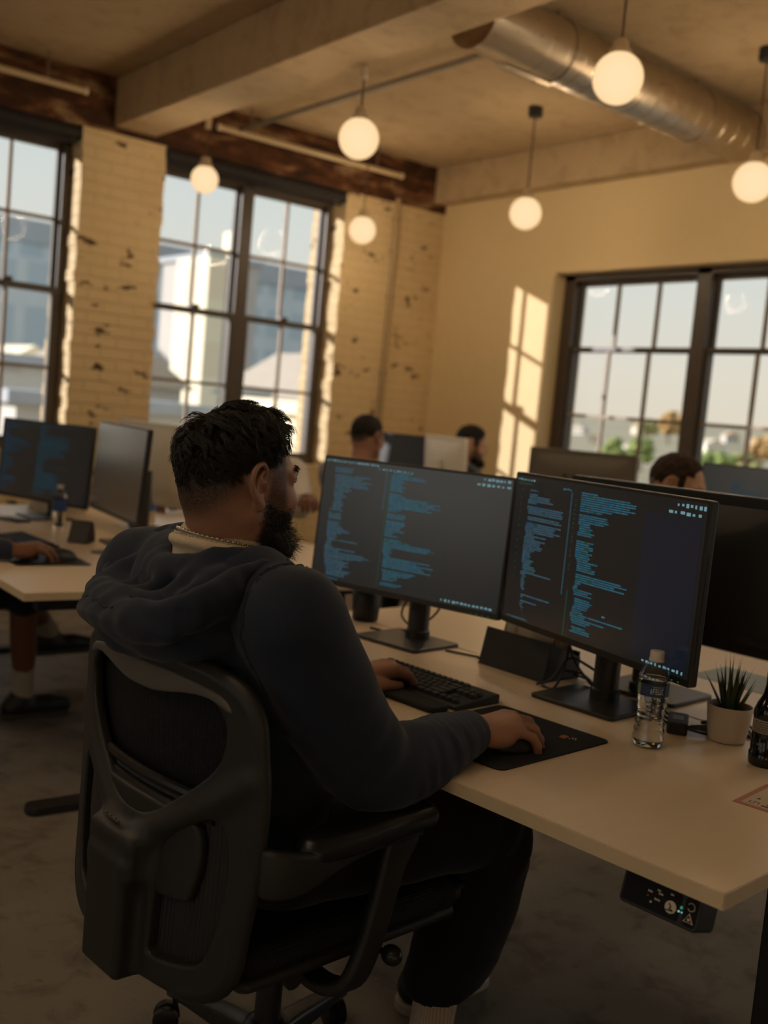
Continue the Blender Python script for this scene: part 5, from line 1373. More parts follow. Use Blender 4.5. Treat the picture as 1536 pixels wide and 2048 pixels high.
for dpt in (0.010,):
    q_ = on_surf(hh, [(x-0.012*(i > 2)*(i < 13), y, z-0.014) for i, (x, y, z) in enumerate([tuple(p) for p in catmull([Vector(v) for v in RIM[1:14]], 8)])], 0.0008)
    MB().tube([tuple(p) for p in q_], 0.0010, 5).build('hem_stitching', M_HOOD, hood, smooth=True)
q_ = on_surf(hd, [tuple(p) for p in catmull([Vector(v) for v in ((-0.10, -0.100, 1.10), (-0.07, -0.100, 1.05), (-0.05, -0.098, 1.0), (-0.035, -0.095, 0.94))], 8)], 0.002)
MB().tube([tuple(p) for p in q_], 0.003, 6).build('drawstring', M_TEE, hoodie, smooth=True)
# jeans
jn = Sdf((-0.33, -0.34, 0.14), (0.65, 0.30, 0.68), 0.0055)
jn.ell((-0.13, 0, 0.565), (0.165, 0.195, 0.085), 0.03)
jn.chain(LEG_R[:7], [0.100, 0.092, 0.080, 0.086, 0.093, 0.084, 0.071], 0.03, sub=4); jn.chain(LEG_L[:7], [0.100, 0.092, 0.080, 0.086, 0.086, 0.076, 0.067], 0.03, sub=4)
jn.disp(lambda X, Y, Z: 0.004*wob(X, Y, Z, 24, 2)+0.004*np.sin((Z+0.3*X+0.02*wob(X, Y, Z, 12, 1))*70)*sstep(0.34, 0.22, Z)+0.004*np.sin((X-0.8*Z)*80)*sstep(0.30, 0.36, X)*sstep(0.45, 0.52, Z))
jn.half((0.26, 0, 0.258), (0.28, 0, -1))
jeans = np_mesh('jeans', [jn.mesh()], M_JEAN, MAN)
for Lg, sx in ((LEG_R, 1), (LEG_L, 2)):
    a, b = Vector(Lg[6]), Vector(Lg[7])
    k = Sdf((a.x-0.09, a.y-0.07, 0.06), (a.x+0.09, a.y+0.07, 0.32), 0.0035)
    k.cap((a.x+0.016, a.y, 0.30), tuple(b-Vector((0, 0, 0.03))), 0.046, 0.042, 0.0); k.disp(lambda X, Y, Z: 0.0012*np.sin((Z+0.006*wob(X, Y, Z, 50, 1))*420)*sstep(0.16, 0.13, Z))
    np_mesh('sock', [k.mesh()], M_SOCK, MAN)
    sh = Sdf((b.x-0.12, b.y-0.08, -0.005), (b.x+0.25, b.y+0.08, 0.16), 0.004)
    sh.chain([(b.x-0.045, b.y, 0.055), (b.x+0.02, b.y, 0.06), (b.x+0.11, b.y, 0.050), (b.x+0.175, b.y, 0.040)], [0.042, 0.044, 0.043, 0.032], 0.02, sub=3)
    sh.cap((b.x-0.01, b.y, 0.075), (b.x-0.005, b.y, 0.112), 0.046, 0.048, 0.03); sh.cap((b.x-0.004, b.y, 0.10), (b.x-0.004, b.y, 0.16), 0.039, 0.041, 0.008, 'sub')
    sh.half((0, 0, 0.022), (0, 0, -1)); sm_ = np_mesh('shoe', [sh.mesh()], M_SHOE, MAN)
    so = MB(); o2 = [(b.x+0.055+px_, b.y+py_) for px_, py_ in rrect(0.285, 0.092, 0.042, 8)]; so.prism(o2, 0.0, 0.026); so.build('sole', M_SOLE, sm_, bevel=0.005)
    lc = MB()
    for i in range(5): lc.tube([(b.x+0.045+i*0.017, b.y-0.022, 0.100-0.004*i), (b.x+0.05+i*0.017, b.y, 0.108-0.005*i), (b.x+0.055+i*0.017, b.y+0.022, 0.100-0.004*i)], 0.003, 6)
    lc.build('shoelace', M_SOLE, sm_, smooth=True)
# ---- mouse under his hand (stands on the pad) -----------------------------
def mouse(name_label, loc, rz, pad=0.0):
    t = empty('computer_mouse', loc, R_(rz), name_label, 'mouse')
    m = Sdf((-0.075, -0.045, -0.01), (0.075, 0.045, 0.05), 0.0025); m.ell((0, 0, 0.004), (0.060, 0.033, 0.034), 0); m.ell((-0.015, 0, 0.008), (0.040, 0.030, 0.032), 0.02); m.half((0, 0, 0.0), (0, 0, -1))
    b = np_mesh('shell', [m.mesh()], M_BLACK, t)
    MB().tube([(0.030-0.006, 0, 0.030), (0.030+0.006, 0, 0.029)], 0.006, 12).build('scroll_wheel', M_GREYM, t, smooth=True)
    return t
# ================================================================== THINGS ON THE DESKS
def toworld(o, loc, rz): o.location = loc; o.rotation_euler = (0, 0, R_(rz)); return o
M_KEY = pmat('key_plastic', (0.018, 0.0175, 0.017), 0.42)
M_KBODY = pmat('keyboard_plastic', (0.010, 0.010, 0.0105), 0.45)
M_LEG = pmat('key_print', (0.16, 0.14, 0.11), 0.5)
kb = empty('keyboard', (1.632, 1.885, ZD), R_(5.6), 'black keyboard under the hooded man’s forearms', 'keyboard')
m = MB(); m.prism([(-0.075, 0.0), (0.075, 0.0), (0.075, 0.022), (-0.075, 0.010)], -0.185, 0.185, 'y'); m.build('case', M_KBODY, kb, bevel=0.003)
Mk = Matrix.Rotation(R_(-4.6), 4, 'Y')
keyme = {}
def key(x, y, wd):
    k = keyme.get(wd)
    if k is None:
        h = 0.0165/2; q = MB(); rings = [[(a, b, 0.0) for a, b in rrect(0.0165, wd, 0.002, 2)], [(a*0.96, b*0.97, 0.005) for a, b in rrect(0.0165, wd, 0.002, 2)], [(a*0.84, b*(1-0.003/wd), 0.0075) for a, b in rrect(0.0165, wd, 0.003, 2)]]
        q.loft(rings); o = q.build('key', M_KEY, kb, smooth=True); keyme[wd] = o
        MB().box(0.001, 0.0045, wd*0.12, wd*0.12+0.0028, 0.0076, 0.00775).build('key_print', M_LEG, o)
    else:
        o = k.copy(); COL.objects.link(o); o.parent = kb
        c = k.children[0].copy(); COL.objects.link(c); c.parent = o
    z = 0.016+0.080*(x+0.0)
    o.matrix_local = Matrix.Translation((x, y, z)) @ Mk
u = 0.0187
rows = [[1]*15, [1]*13+[2], [1.5]+[1]*12+[1.5], [1.75]+[1]*11+[2.25], [2.25]+[1]*10+[2.75], [1.25, 1.25, 1.25, 6.25, 1.25, 1.25, 1.25, 1.25]]
for r_, row in enumerate(rows):
    x = 0.052-r_*0.0192-(0.004 if r_ else 0); y = 0.172
    for wd in row:
        key(x, y-wd*u/2, round(wd*u-0.0022, 4)); y -= wd*u
    if r_ in (1, 2, 4, 5):
        for k in range(3 if r_ != 4 else 1): key(x, -0.121-k*u if r_ != 4 else -0.121-u, round(u-0.0022, 4))
wr_ = MB(); wr_.prism(rrect(0.062, 0.36, 0.02, 5), 0.0, 0.014); o = wr_.build('wrist_rest', pmat('wrist_rest_foam', (0.010, 0.010, 0.011), 0.85), bevel=0.006); toworld(o, (1.519, 1.873, ZD), 5.6); tag(o, 'black foam wrist rest in front of the keyboard', 'wrist rest')
pad = MB(); pad.prism(rrect(0.365, 0.30, 0.02, 6), 0.0, 0.003); po = pad.build('mouse_pad', pmat('black_pad_cloth', (0.0095, 0.010, 0.012), 0.85, bstr=0.1, scale=900), bevel=0.001); toworld(po, (1.5525, 1.523, ZD), 6.6); tag(po, 'black mouse pad at the front of the near desk', 'mouse pad')
lg = MB(); lg.prism([(0.098, -0.088), (0.120, -0.086), (0.122, -0.074), (0.110, -0.070), (0.106, -0.076), (0.098, -0.074)], 0.0031, 0.0034); lo_ = lg.build('logo_mark', pmat('orange_print', (0.42, 0.13, 0.07), 0.6), po)
l2 = MB()
for a, b in ((0.118, -0.097), (0.121, -0.102), (0.112, -0.101), (0.108, -0.095), (0.113, -0.107)): l2.box(a, a+0.004, b, b+0.003, 0.0031, 0.0034)
l2.build('logo_letters', M_WHITE, po)
mouse('black computer mouse under the hooded man’s hand', (1.516, 1.441, ZD+0.003), -5)
# desk organiser with papers
org = empty('letter_tray', (1.965, 1.922, ZD), R_(3.6), 'low black desk organiser holding papers between the two monitor stands', 'desk organiser')
m = MB(); m.prism([(0.0, 0.0), (0.012, 0.0), (0.030, 0.098), (0.022, 0.100)], -0.113, 0.113, 'y'); m.build('front_panel', M_KBODY, org, bevel=0.002)
m = MB(); m.box(0.0, 0.145, -0.113, 0.113, 0.0, 0.004); m.build('bottom_panel', M_KBODY, org)
for s_ in (-1, 1):
    m = MB(); m.prism([(0.008, 0.0), (0.145, 0.0), (0.145, 0.055), (0.028, 0.096)], s_*0.111-0.002, s_*0.111+0.002, 'y'); m.build('side_panel', M_KBODY, org)
m = MB(); m.box(0.141, 0.145, -0.111, 0.111, 0.004, 0.07); m.build('back_panel', M_KBODY, org)
M_PAPER = pmat('white_paper', (0.66, 0.58, 0.45), 0.7, var=0.04)
M_PAPER2 = pmat('printed_paper', (0.42, 0.34, 0.24), 0.6, var=0.4, scale=60)
rr = random.Random(5)
for i in range(5):
    m = MB(); hgt = 0.116+0.018*rr.random(); m.box(-0.0012, 0.0012, -0.095+0.012*rr.random(), 0.092-0.014*rr.random(), 0.0, hgt)
    o = m.build('paper_sheets', M_PAPER if i % 2 == 0 else M_PAPER2); o.matrix_world = Matrix.Translation((1.965, 1.922, ZD+0.006)) @ Matrix.Rotation(R_(3.6), 4, 'Z') @ Matrix.Translation((0.036+i*0.017, 0, 0)) @ Matrix.Rotation(R_(13), 4, 'Y')
    tag(o, ['front bundle of papers in the black organiser', 'printed sheet second from the front in the organiser', 'middle bundle of papers in the black organiser', 'printed sheet second from the back in the organiser', 'rear bundle of papers in the black organiser'][i], 'paper', 'papers in the organiser')
# water bottle
def pet_mat():
    t = NT('clear_plastic'); b = t.bsdf((0.97, 0.98, 0.98), 0.03, IOR=1.35, Transmission_Weight=1.0, Specular_IOR_Level=0.5); return t.m
M_PET = pet_mat()
t = NT('water'); t.bsdf((0.98, 0.99, 1.0), 0.0, IOR=1.33, Transmission_Weight=1.0); M_WATER = t.m
bt = empty('water_bottle', (1.812, 1.351, ZD), 0, 'clear plastic water bottle with blue label and white cap before the right monitor', 'bottle')
prof = [(0.0, 0.006), (0.012, 0.004), (0.020, 0.0), (0.026, 0.0005), (0.0305, 0.004), (0.0325, 0.010), (0.033, 0.018)]
z = 0.018
for i in range(5):
    wst = 0.0330-0.0035*math.exp(-((z+0.009-0.062)/0.022)**2)
    prof += [(wst, z+0.003), (wst-0.0022, z+0.0075), (wst-0.0022, z+0.0105), (wst-0.0002, z+0.015)]; z += 0.0165
prof += [(0.0322, 0.104), (0.0325, 0.108), (0.0318, 0.110), (0.0318, 0.137), (0.0328, 0.139), (0.0332, 0.144), (0.0315, 0.152), (0.027, 0.162), (0.021, 0.172), (0.0155, 0.179), (0.0135, 0.183), (0.0130, 0.187)]
inner = [(max(r-0.0005, 0.0001), z_+0.0004) for r, z_ in prof[::-1]]
MB().lathe(prof+inner, 40, cap=False).build('bottle_body', M_PET, bt, smooth=True, auto=80)
wl_ = [(max(r-0.0009, 0.0), z_+0.0008) for r, z_ in prof if z_ < 0.150]; wl_ += [(0.0, wl_[-1][1])]
MB().lathe(wl_, 40, cap=False).build('water', M_WATER, bt, smooth=True, auto=60)
MB().lathe([(0.0155, 0.181), (0.0158, 0.183), (0.0155, 0.186), (0.0148, 0.1865), (0.0148, 0.200), (0.0138, 0.2025), (0.0, 0.2026)], 36).build('cap', pmat('white_cap', (0.60, 0.58, 0.55), 0.35), bt, smooth=True, auto=40)
M_BLUE = pmat('blue_label', (0.012, 0.045, 0.135), 0.35, var=0.25, scale=120)
lb = MB().lathe([(0.0322, 0.1105), (0.0326, 0.1108), (0.0326, 0.1362), (0.0322, 0.1365)], 40, cap=False).build('label', M_BLUE, bt, smooth=True)
def onlabel(mb, a0, a1, z0, z1, r=0.0328):
    n_ = max(2, int((a1-a0)/4)); vs = []; fs = []
    for k in range(n_+1):
        a = R_(a0+(a1-a0)*k/n_); vs += [(r*math.cos(a), r*math.sin(a), z0), (r*math.cos(a), r*math.sin(a), z1)]
    fs = [(2*k, 2*k+2, 2*k+3, 2*k+1) for k in range(n_)]; mb.add(vs, fs)
m = MB()
for i, (a0, a1, z0, z1) in enumerate(((208, 212, 0.117, 0.127), (216, 218, 0.117, 0.129), (218, 224, 0.127, 0.129), (218, 223, 0.122, 0.124), (226, 228, 0.117, 0.129), (228, 233, 0.117, 0.119), (228, 233, 0.122, 0.124), (228, 233, 0.127, 0.129), (236, 238, 0.117, 0.129), (238, 244, 0.117, 0.119), (244, 246, 0.117, 0.129), (249, 251, 0.117, 0.129), (251, 256, 0.127, 0.129), (251, 256, 0.117, 0.119), (215, 255, 0.1315, 0.1325))): onlabel(m, a0, a1, z0, z1)
m.build('label_lettering', pmat('label_white', (0.45, 0.48, 0.5), 0.4), lb)
m = MB(); onlabel(m, 150, 166, 0.112, 0.135); m.build('label_patch', pmat('label_green', (0.22, 0.30, 0.06), 0.4), lb)
m = MB()
for k in range(5): onlabel(m, 172, 200-3*(k % 2), 0.115+k*0.0035, 0.116+k*0.0035)
m.build('label_small_print', pmat('label_violet', (0.12, 0.10, 0.26), 0.4), lb)
# potted aloe
def leaf_mat2(name, c0, c1):
    t = NT(name); o = t.obj(); n_ = t.noise(t.scale(o, (30, 30, 6)), 3, 3); t.bsdf(t.mix(n_, c0, c1), 0.4, Specular_IOR_Level=0.4); return t.m
M_AL = leaf_mat2('aloe_green', (0.020, 0.038, 0.018), (0.045, 0.072, 0.026)); M_AL2 = leaf_mat2('aloe_young', (0.060, 0.062, 0.012), (0.095, 0.085, 0.018))
def blade(mb, base, az, tilt, L, wd, bend, n_=9):
    """one thick pointed leaf with a V-shaped section"""
    ca, sa = math.cos(az), math.sin(az); rings = []; p = Vector(base); th = tilt
    for i in range(n_+1):
        t_ = i/n_; wv = wd*(0.75+0.5*t_-1.25*t_**1.8)*max(0.02, 1-t_**5); wv = max(wv, wd*0.02)
        d = Vector((math.sin(th)*ca, math.sin(th)*sa, math.cos(th))); sd_ = Vector((-sa, ca, 0)); nn = d.cross(sd_)
        rings.append([tuple(p+sd_*wv), tuple(p+nn*wv*0.45*-1), tuple(p-sd_*wv), tuple(p+nn*wv*0.12)])
        p = p+d*(L/n_); th += bend/n_
    mb.loft(rings)
M_POT = pmat('cream_ceramic', (0.56, 0.475, 0.37), 0.45, var=0.05, scale=200, bstr=0.1)
pot = empty('potted_aloe', (2.022, 1.302, ZD), 0, 'spiky aloe plant in a small cream pot beside the water bottle', 'plant')
MB().lathe([(0.0, 0.0), (0.034, 0.0), (0.039, 0.003), (0.0425, 0.02), (0.0465, 0.055), (0.0485, 0.078), (0.0475, 0.0805), (0.0455, 0.079), (0.044, 0.066), (0.0, 0.066)], 44).build('pot', M_POT, pot, smooth=True, auto=45)
MB().lathe([(0.0438, 0.0665), (0.03, 0.070), (0.0, 0.071)], 24, cap=False).build('soil', pmat('dark_soil', (0.02, 0.015, 0.01), 0.95, bstr=0.8, scale=300), pot, smooth=True)
rl = random.Random(21)
for k in range(30):
    yng = k < 9; az = k*2.399+rl.uniform(-0.2, 0.2); f_ = k/30
    m = MB(); blade(m, (0.006*math.cos(az)*(1+2*f_), 0.006*math.sin(az)*(1+2*f_), 0.066), az, 0.05+0.50*f_+rl.uniform(-0.05, 0.08), (0.118 if yng else 0.108-0.025*f_)*rl.uniform(0.85, 1.12), 0.0048 if yng else 0.0078, rl.uniform(-0.15, 0.25))
    m.build('leaf', M_AL2 if yng else M_AL, pot, smooth=True, auto=60)
# dark bottle at the right edge
db_ = empty('dark_bottle', (1.948, 1.163, ZD), 0, 'dark brown bottle with a pale label at the right picture edge', 'bottle')
t = NT('dark_glass'); t.bsdf((0.006, 0.005, 0.005), 0.08, Specular_IOR_Level=0.5); M_DG = t.m
MB().lathe([(0.0, 0.002), (0.026, 0.0), (0.0305, 0.003), (0.0315, 0.012), (0.0315, 0.026), (0.0295, 0.029), (0.0295, 0.098), (0.031, 0.102), (0.0305, 0.112), (0.025, 0.128), (0.0165, 0.145), (0.0132, 0.165), (0.0130, 0.205), (0.0142, 0.207), (0.0142, 0.222), (0.0, 0.2225)], 40).build('glass', M_DG, db_, smooth=True, auto=50)
dl = MB().lathe([(0.0297, 0.070), (0.0299, 0.0705), (0.0299, 0.0965), (0.0297, 0.097)], 40, cap=False).build('paper_label', pmat('dull_label', (0.26, 0.22, 0.17), 0.6), db_, smooth=True)
m = MB()
for k in range(5):
    for j in range(9): onlabel(m, 150+j*9, 156+j*9+2*((j+k) % 2), 0.0735+k*0.0046, 0.0752+k*0.0046, 0.0301)
m.build('label_print', M_KBODY, dl)
m = MB(); onlabel(m, 185, 190, 0.036, 0.060, 0.0298); onlabel(m, 176, 186, 0.045, 0.049, 0.0298); onlabel(m, 190, 200, 0.038, 0.042, 0.0298); m.build('glass_emblem', pmat('emblem_grey', (0.12, 0.11, 0.1), 0.5), db_)
MB().lathe([(0.0148, 0.210), (0.0150, 0.2125), (0.0146, 0.224), (0.0, 0.2245)], 24).build('cap', M_KBODY, db_, smooth=True)
# card with a pink border
cd_ = MB(); cd_.box(0, 0.152, -0.21, 0, 0.0, 0.0012); co = cd_.build('card', pmat('pink_card', (0.42, 0.165, 0.125), 0.55)); toworld(co, (1.690, 1.060, ZD), 10); tag(co, 'flat card with a dull pink border at the right edge of the near desk', 'card')
MB().box(0.011, 0.141, -0.199, -0.011, 0.0012, 0.0014).build('card_face', pmat('cream_card', (0.50, 0.42, 0.30), 0.6), co)
m = MB()
for (a0, a1, b0, b1) in ((0.020, 0.034, -0.022, -0.0205), (0.020, 0.0215, -0.030, -0.0205), (0.0325, 0.034, -0.036, -0.026), (0.020, 0.034, -0.038, -0.0365), (0.025, 0.029, -0.031, -0.0275), (0.050, 0.058, -0.03, -0.024), (0.018, 0.024, -0.060, -0.045), (0.030, 0.033, -0.075, -0.05)): m.box(a0, a1, b0, b1, 0.0014, 0.0016)
m.build('card_symbol', M_KBODY, co)
# blue-grey sheets on the opposite desk
for i, (x, y, rz, sx, sy, lb_, mt) in enumerate(((2.60, 1.60, 6, 0.21, 0.30, 'blue grey sheet lying on the opposite desk behind the aloe', pmat('blue_paper', (0.26, 0.33, 0.36), 0.6)), (2.54, 1.28, 12, 0.21, 0.297, 'pale sheet on the opposite desk at the right edge', M_PAPER))):
    o = MB().box(-sx/2, sx/2, -sy/2, sy/2, 0, 0.0012).build('paper_sheet', mt); toworld(o, (x, y, ZD), rz); tag(o, lb_, 'paper')
# cables and adapter
M_CABLE = pmat('black_cable', (0.010, 0.010, 0.011), 0.45)
def cable(pts, r, label, n=8, group='cables on the near desk', name='cable'):
    p0 = Vector(pts[0]); o = MB().tube([tuple(q-p0) for q in catmull([Vector(p) for p in pts], n)], r, 7).build(name, M_CABLE, smooth=True, loc=p0); tag(o, label, 'cable', group); return o
Z1 = ZD+0.0035
cable([(1.955, 2.165, Z1), (1.985, 2.10, Z1), (2.00, 2.06, Z1), (1.985, 2.035, Z1), (1.98, 2.06, Z1+0.002)], 0.003, 'short cable lying between the left monitor stand and the organiser')
cable([(2.05, 1.70, Z1), (2.06, 1.78, ZD+0.05), (2.045, 1.80, ZD+0.105), (2.02, 1.775, ZD+0.10), (1.99, 1.76, ZD+0.045), (1.955, 1.755, Z1), (1.945, 1.785, Z1)], 0.0033, 'looped cable standing up beside the organiser')
cable([(2.07, 1.66, Z1+0.02), (2.04, 1.72, ZD+0.06), (2.0, 1.755, ZD+0.075), (1.965, 1.775, ZD+0.02), (1.94, 1.80, Z1)], 0.0033, 'cable sloping from the right monitor post to the desk by the organiser')
cable([(2.09, 1.74, Z1), (2.06, 1.76, ZD+0.03), (2.04, 1.80, ZD+0.03), (2.09, 1.83, ZD+0.015), (2.12, 1.78, Z1)], 0.0033, 'low curled cable behind the right monitor stand')
for k in range(5):
    a = 0.3*k; cable([(2.08+0.006*k, 1.555-0.006*k, ZD+0.20-0.02*k), (2.03+0.008*k, 1.535-0.008*k, ZD+0.13), (2.015, 1.505+0.012*k, ZD+0.06), (1.985+0.012*k, 1.50-0.008*k, ZD+0.012), (1.965+0.014*k, 1.46-0.01*k, Z1)], 0.0032,
          ['outermost hanging cable right of the right monitor post', 'second cable in the bunch behind the water bottle', 'middle cable in the bunch behind the water bottle', 'fourth cable in the bunch behind the water bottle', 'innermost cable in the bunch behind the water bottle'][k])
ad = empty('power_adapter', (1.982, 1.402, ZD), R_(35), 'black power adapter on the desk between water bottle and aloe', 'power adapter')
m = MB(); m.prism(rrect(0.10, 0.045, 0.008, 4), 0.0, 0.027); m.build('adapter_case', M_BLACK, ad, bevel=0.004)
MB().box(-0.02, 0.02, -0.012, 0.012, 0.0271, 0.0274).build('rating_label', M_GREYM, ad)
for k in range(4):
    cable([(1.955+0.01*k, 1.37, ZD+0.016), (1.985+0.012*k, 1.335-0.004*k, ZD+0.010+0.006*k), (2.03+0.01*k, 1.345+0.012*k, Z1+0.004*k), (2.08, 1.355+0.015*k, Z1), (2.10+0.012*k, 1.33, Z1+0.004*k), (2.085, 1.29-0.008*k, Z1)], 0.0028,
          ['thin cable curling from the adapter towards the aloe pot', 'second thin cable curling from the adapter', 'third thin cable curling from the adapter', 'rearmost thin cable curling from the adapter'][k])
cable([(2.02, 2.36, Z1), (1.995, 2.42, ZD+0.05), (2.02, 2.40, ZD+0.12), (2.05, 2.33, ZD+0.16), (2.03, 2.27, ZD+0.20)], 0.0033, 'cable arching behind the left monitor stand')
cable([(2.05, 2.30, ZD+0.16), (2.06, 2.33, ZD+0.08), (2.02, 2.36, ZD+0.03), (1.96, 2.40, Z1), (1.92, 2.47, Z1)], 0.0033, 'cable running to the desk left of the left monitor stand')
cable([(1.62, 1.28, 0.665), (1.66, 1.30, 0.60), (1.74, 1.36, 0.565), (1.86, 1.40, 0.60), (1.93, 1.38, 0.665)], 0.0045, 'upper cable hanging under the near desk top', name='hanging_cable')
cable([(1.60, 1.36, 0.665), (1.68, 1.34, 0.54), (1.80, 1.38, 0.50), (1.92, 1.42, 0.56), (1.98, 1.42, 0.665)], 0.0045, 'lower cable hanging in a loop under the near desk top', name='hanging_cable')
# second plant, behind the left monitor
p2 = empty('potted_grass', (1.985, 2.585, ZD), 0, 'grassy plant in a dark pot behind the man’s shoulder under the left monitor', 'plant')
MB().lathe([(0.0, 0.0), (0.036, 0.0), (0.040, 0.004), (0.046, 0.085), (0.0445, 0.087), (0.042, 0.075), (0.0, 0.075)], 32).build('pot', M_KBODY, p2, smooth=True, auto=45)
m = MB()
for k in range(90):
    az = rl.uniform(0, 6.28); q = math.sqrt(rl.random())*0.036; blade(m, (q*math.cos(az), q*math.sin(az), 0.072), az+rl.uniform(-1, 1), rl.uniform(0.0, 0.45), rl.uniform(0.04, 0.085), 0.0022, rl.uniform(0, 0.9), 4)
m.build('grass_tuft', leaf_mat2('grass_green', (0.06, 0.085, 0.012), (0.15, 0.16, 0.03)), p2, smooth=True)
# ---- left desk
mouse('black computer mouse beside the brown hand at the left edge', (1.462, 3.765, ZD+0.003), 12)
o = MB().prism(rrect(0.27, 0.30, 0.012, 4), 0, 0.003).build('mouse_pad', M_PAD); toworld(o, (1.405, 3.80, ZD), -4); tag(o, 'black mouse pad on the left desk', 'mouse pad')
kb2 = empty('keyboard', (1.46, 4.16, ZD), R_(2), 'dark keyboard at the left picture edge', 'keyboard')
MB().prism([(-0.07, 0.0), (0.07, 0.0), (0.07, 0.022), (-0.07, 0.010)], -0.18, 0.18, 'y').build('case', M_KBODY, kb2, bevel=0.003)
m = MB()
for r_ in range(5):
    for k in range(15): m.box(0.045-r_*0.021-0.008, 0.045-r_*0.021+0.008, 0.158-k*0.0225-0.009, 0.158-k*0.0225+0.009, 0.012+0.004*(4-r_)*0.6, 0.021+0.003*(4-r_)*0.6)
m.build('key_field', M_KEY, kb2)
kb2.children[1]['kind'] = 'stuff'
wd_ = empty('desk_speaker', (1.715, 4.215, ZD), R_(50), 'small black wedge shaped speaker on the left desk', 'speaker')
m = MB(); m.prism([(-0.055, 0.0), (0.055, 0.0), (0.045, 0.045), (0.018, 0.088), (0.0, 0.090)], -0.045, 0.045, 'y'); m.build('wedge_body', M_BLACK, wd_, bevel=0.01, seg=3)
m = MB(); m.lathe([(0.0, 0.0), (0.03, 0.0), (0.033, 0.002)], 20, M=Matrix.Translation((0.0475, 0, 0.04)) @ Matrix.Rotation(R_(70), 4, 'Y')); m.build('speaker_front', M_KBODY, wd_)
def small_bottle(loc, label, h=0.2, tint=(0.02, 0.06, 0.2)):
    b = empty('water_bottle', loc, 0, label, 'bottle', 'blue labelled bottles on the left desks')
    MB().lathe([(0.0, 0.0), (0.031, 0.0), (0.033, 0.006), (0.033, 0.10), (0.0325, 0.13), (0.028, 0.155), (0.014, 0.176), (0.013, h-0.015)], 28).build('bottle_body', M_PET, b, smooth=True, auto=60)
    MB().lathe([(0.0335, 0.07), (0.0337, 0.071), (0.0337, 0.125), (0.0335, 0.126)], 28, cap=False).build('label', pmat('blue_wrap', tint, 0.35), b, smooth=True)
    MB().lathe([(0.0145, h-0.02), (0.015, h-0.018), (0.0145, h), (0.0, h)], 20).build('cap', pmat('pale_cap', (0.55, 0.55, 0.55), 0.4), b, smooth=True)
small_bottle((1.80, 4.70, ZD), 'water bottle with blue label beside the left monitor post', 0.19)
small_bottle((2.28, 4.78, ZD), 'water bottle with blue top seen past the right edge of the glaring screen', 0.205, (0.05, 0.12, 0.35))
bx = empty('paper_box', (2.02, 5.31, ZD), R_(-3), 'white tissue box under the left monitor at the picture edge', 'box')
MB().box(-0.11, 0.11, -0.14, 0.14, 0, 0.12).build('carton', M_PAPER, bx, bevel=0.003)
MB().lathe([(0.05, 0.12), (0.03, 0.14), (0.015, 0.165), (0.0, 0.17)], 9).build('tissue', M_PAPER, bx, smooth=True)
o = MB().prism(rrect(0.085, 0.16, 0.012, 4), 0, 0.009).build('phone', M_KBODY, bevel=0.002); toworld(o, (1.655, 4.88, ZD), 20); tag(o, 'black phone lying before the white box on the left desk', 'phone')
o = MB().prism(rrect(0.08, 0.12, 0.012, 4), 0, 0.008).build('coaster', pmat('slate', (0.14, 0.15, 0.17), 0.5), bevel=0.002); toworld(o, (1.70, 3.90, ZD), 25); tag(o, 'slate grey coaster on the left desk near the man’s shoulder', 'coaster')
cup = empty('wooden_cup', (2.03, 4.20, ZD), 0, 'small tan wooden cup behind the glaring grey screen', 'cup')
MB().lathe([(0.0, 0.0), (0.032, 0.0), (0.036, 0.07), (0.034, 0.071), (0.031, 0.008), (0.0, 0.008)], 24).build('cup_body', pmat('tan_wood', (0.42, 0.25, 0.10), 0.5), cup, smooth=True, auto=40)
cable([(1.90, 4.16, Z1), (1.93, 4.22, ZD+0.04), (1.95, 4.19, ZD+0.10), (1.93, 4.15, ZD+0.16)], 0.003, 'thin cable rising to the glaring grey screen', group='cables on the left desk')
# ================================================================== COLLEAGUES
sG = head_sdf(0.0034)
sG.chain([(-0.035, 0, -0.035), (-0.045, 0, -0.12), (-0.055, 0, -0.17)], [0.056, 0.056, 0.062], 0.02)
gp, gq = sG.mesh()
def short_hair(res=0.0034, beard=False):
    s = Sdf((-0.135, -0.10, -0.09), (0.12, 0.10, 0.15), res)
    s.ell((-0.012, 0, 0.033), (0.107, 0.0845, 0.097), 0)
    X, Y, Z = s.ax[0][:, None, None], s.ax[1][None, :, None], s.ax[2][None, None, :]
    low = np.where(X > 0.015, 0.052+0*X, np.where(X > -0.03, 0.045+0*X, 0.045-(-0.03-X)*1.55)); side = np.where((np.abs(Y) > 0.05) & (X > 0.005) & (X < 0.035), -0.01, low)
    s.f = np.maximum(s.f, (side-Z)*0.8).astype(np.float32); s.f = np.maximum(s.f, (X-(0.060+0.30*(Z-0.06)))*0.8).astype(np.float32)
    s.disp(lambda X, Y, Z: 0.003*wob(X, Y, Z, 120, 3)+0.002*wob(X, Y, Z, 260, 1))
    return s.mesh()
HAIRM = short_hair()
sbm = sb.mesh()
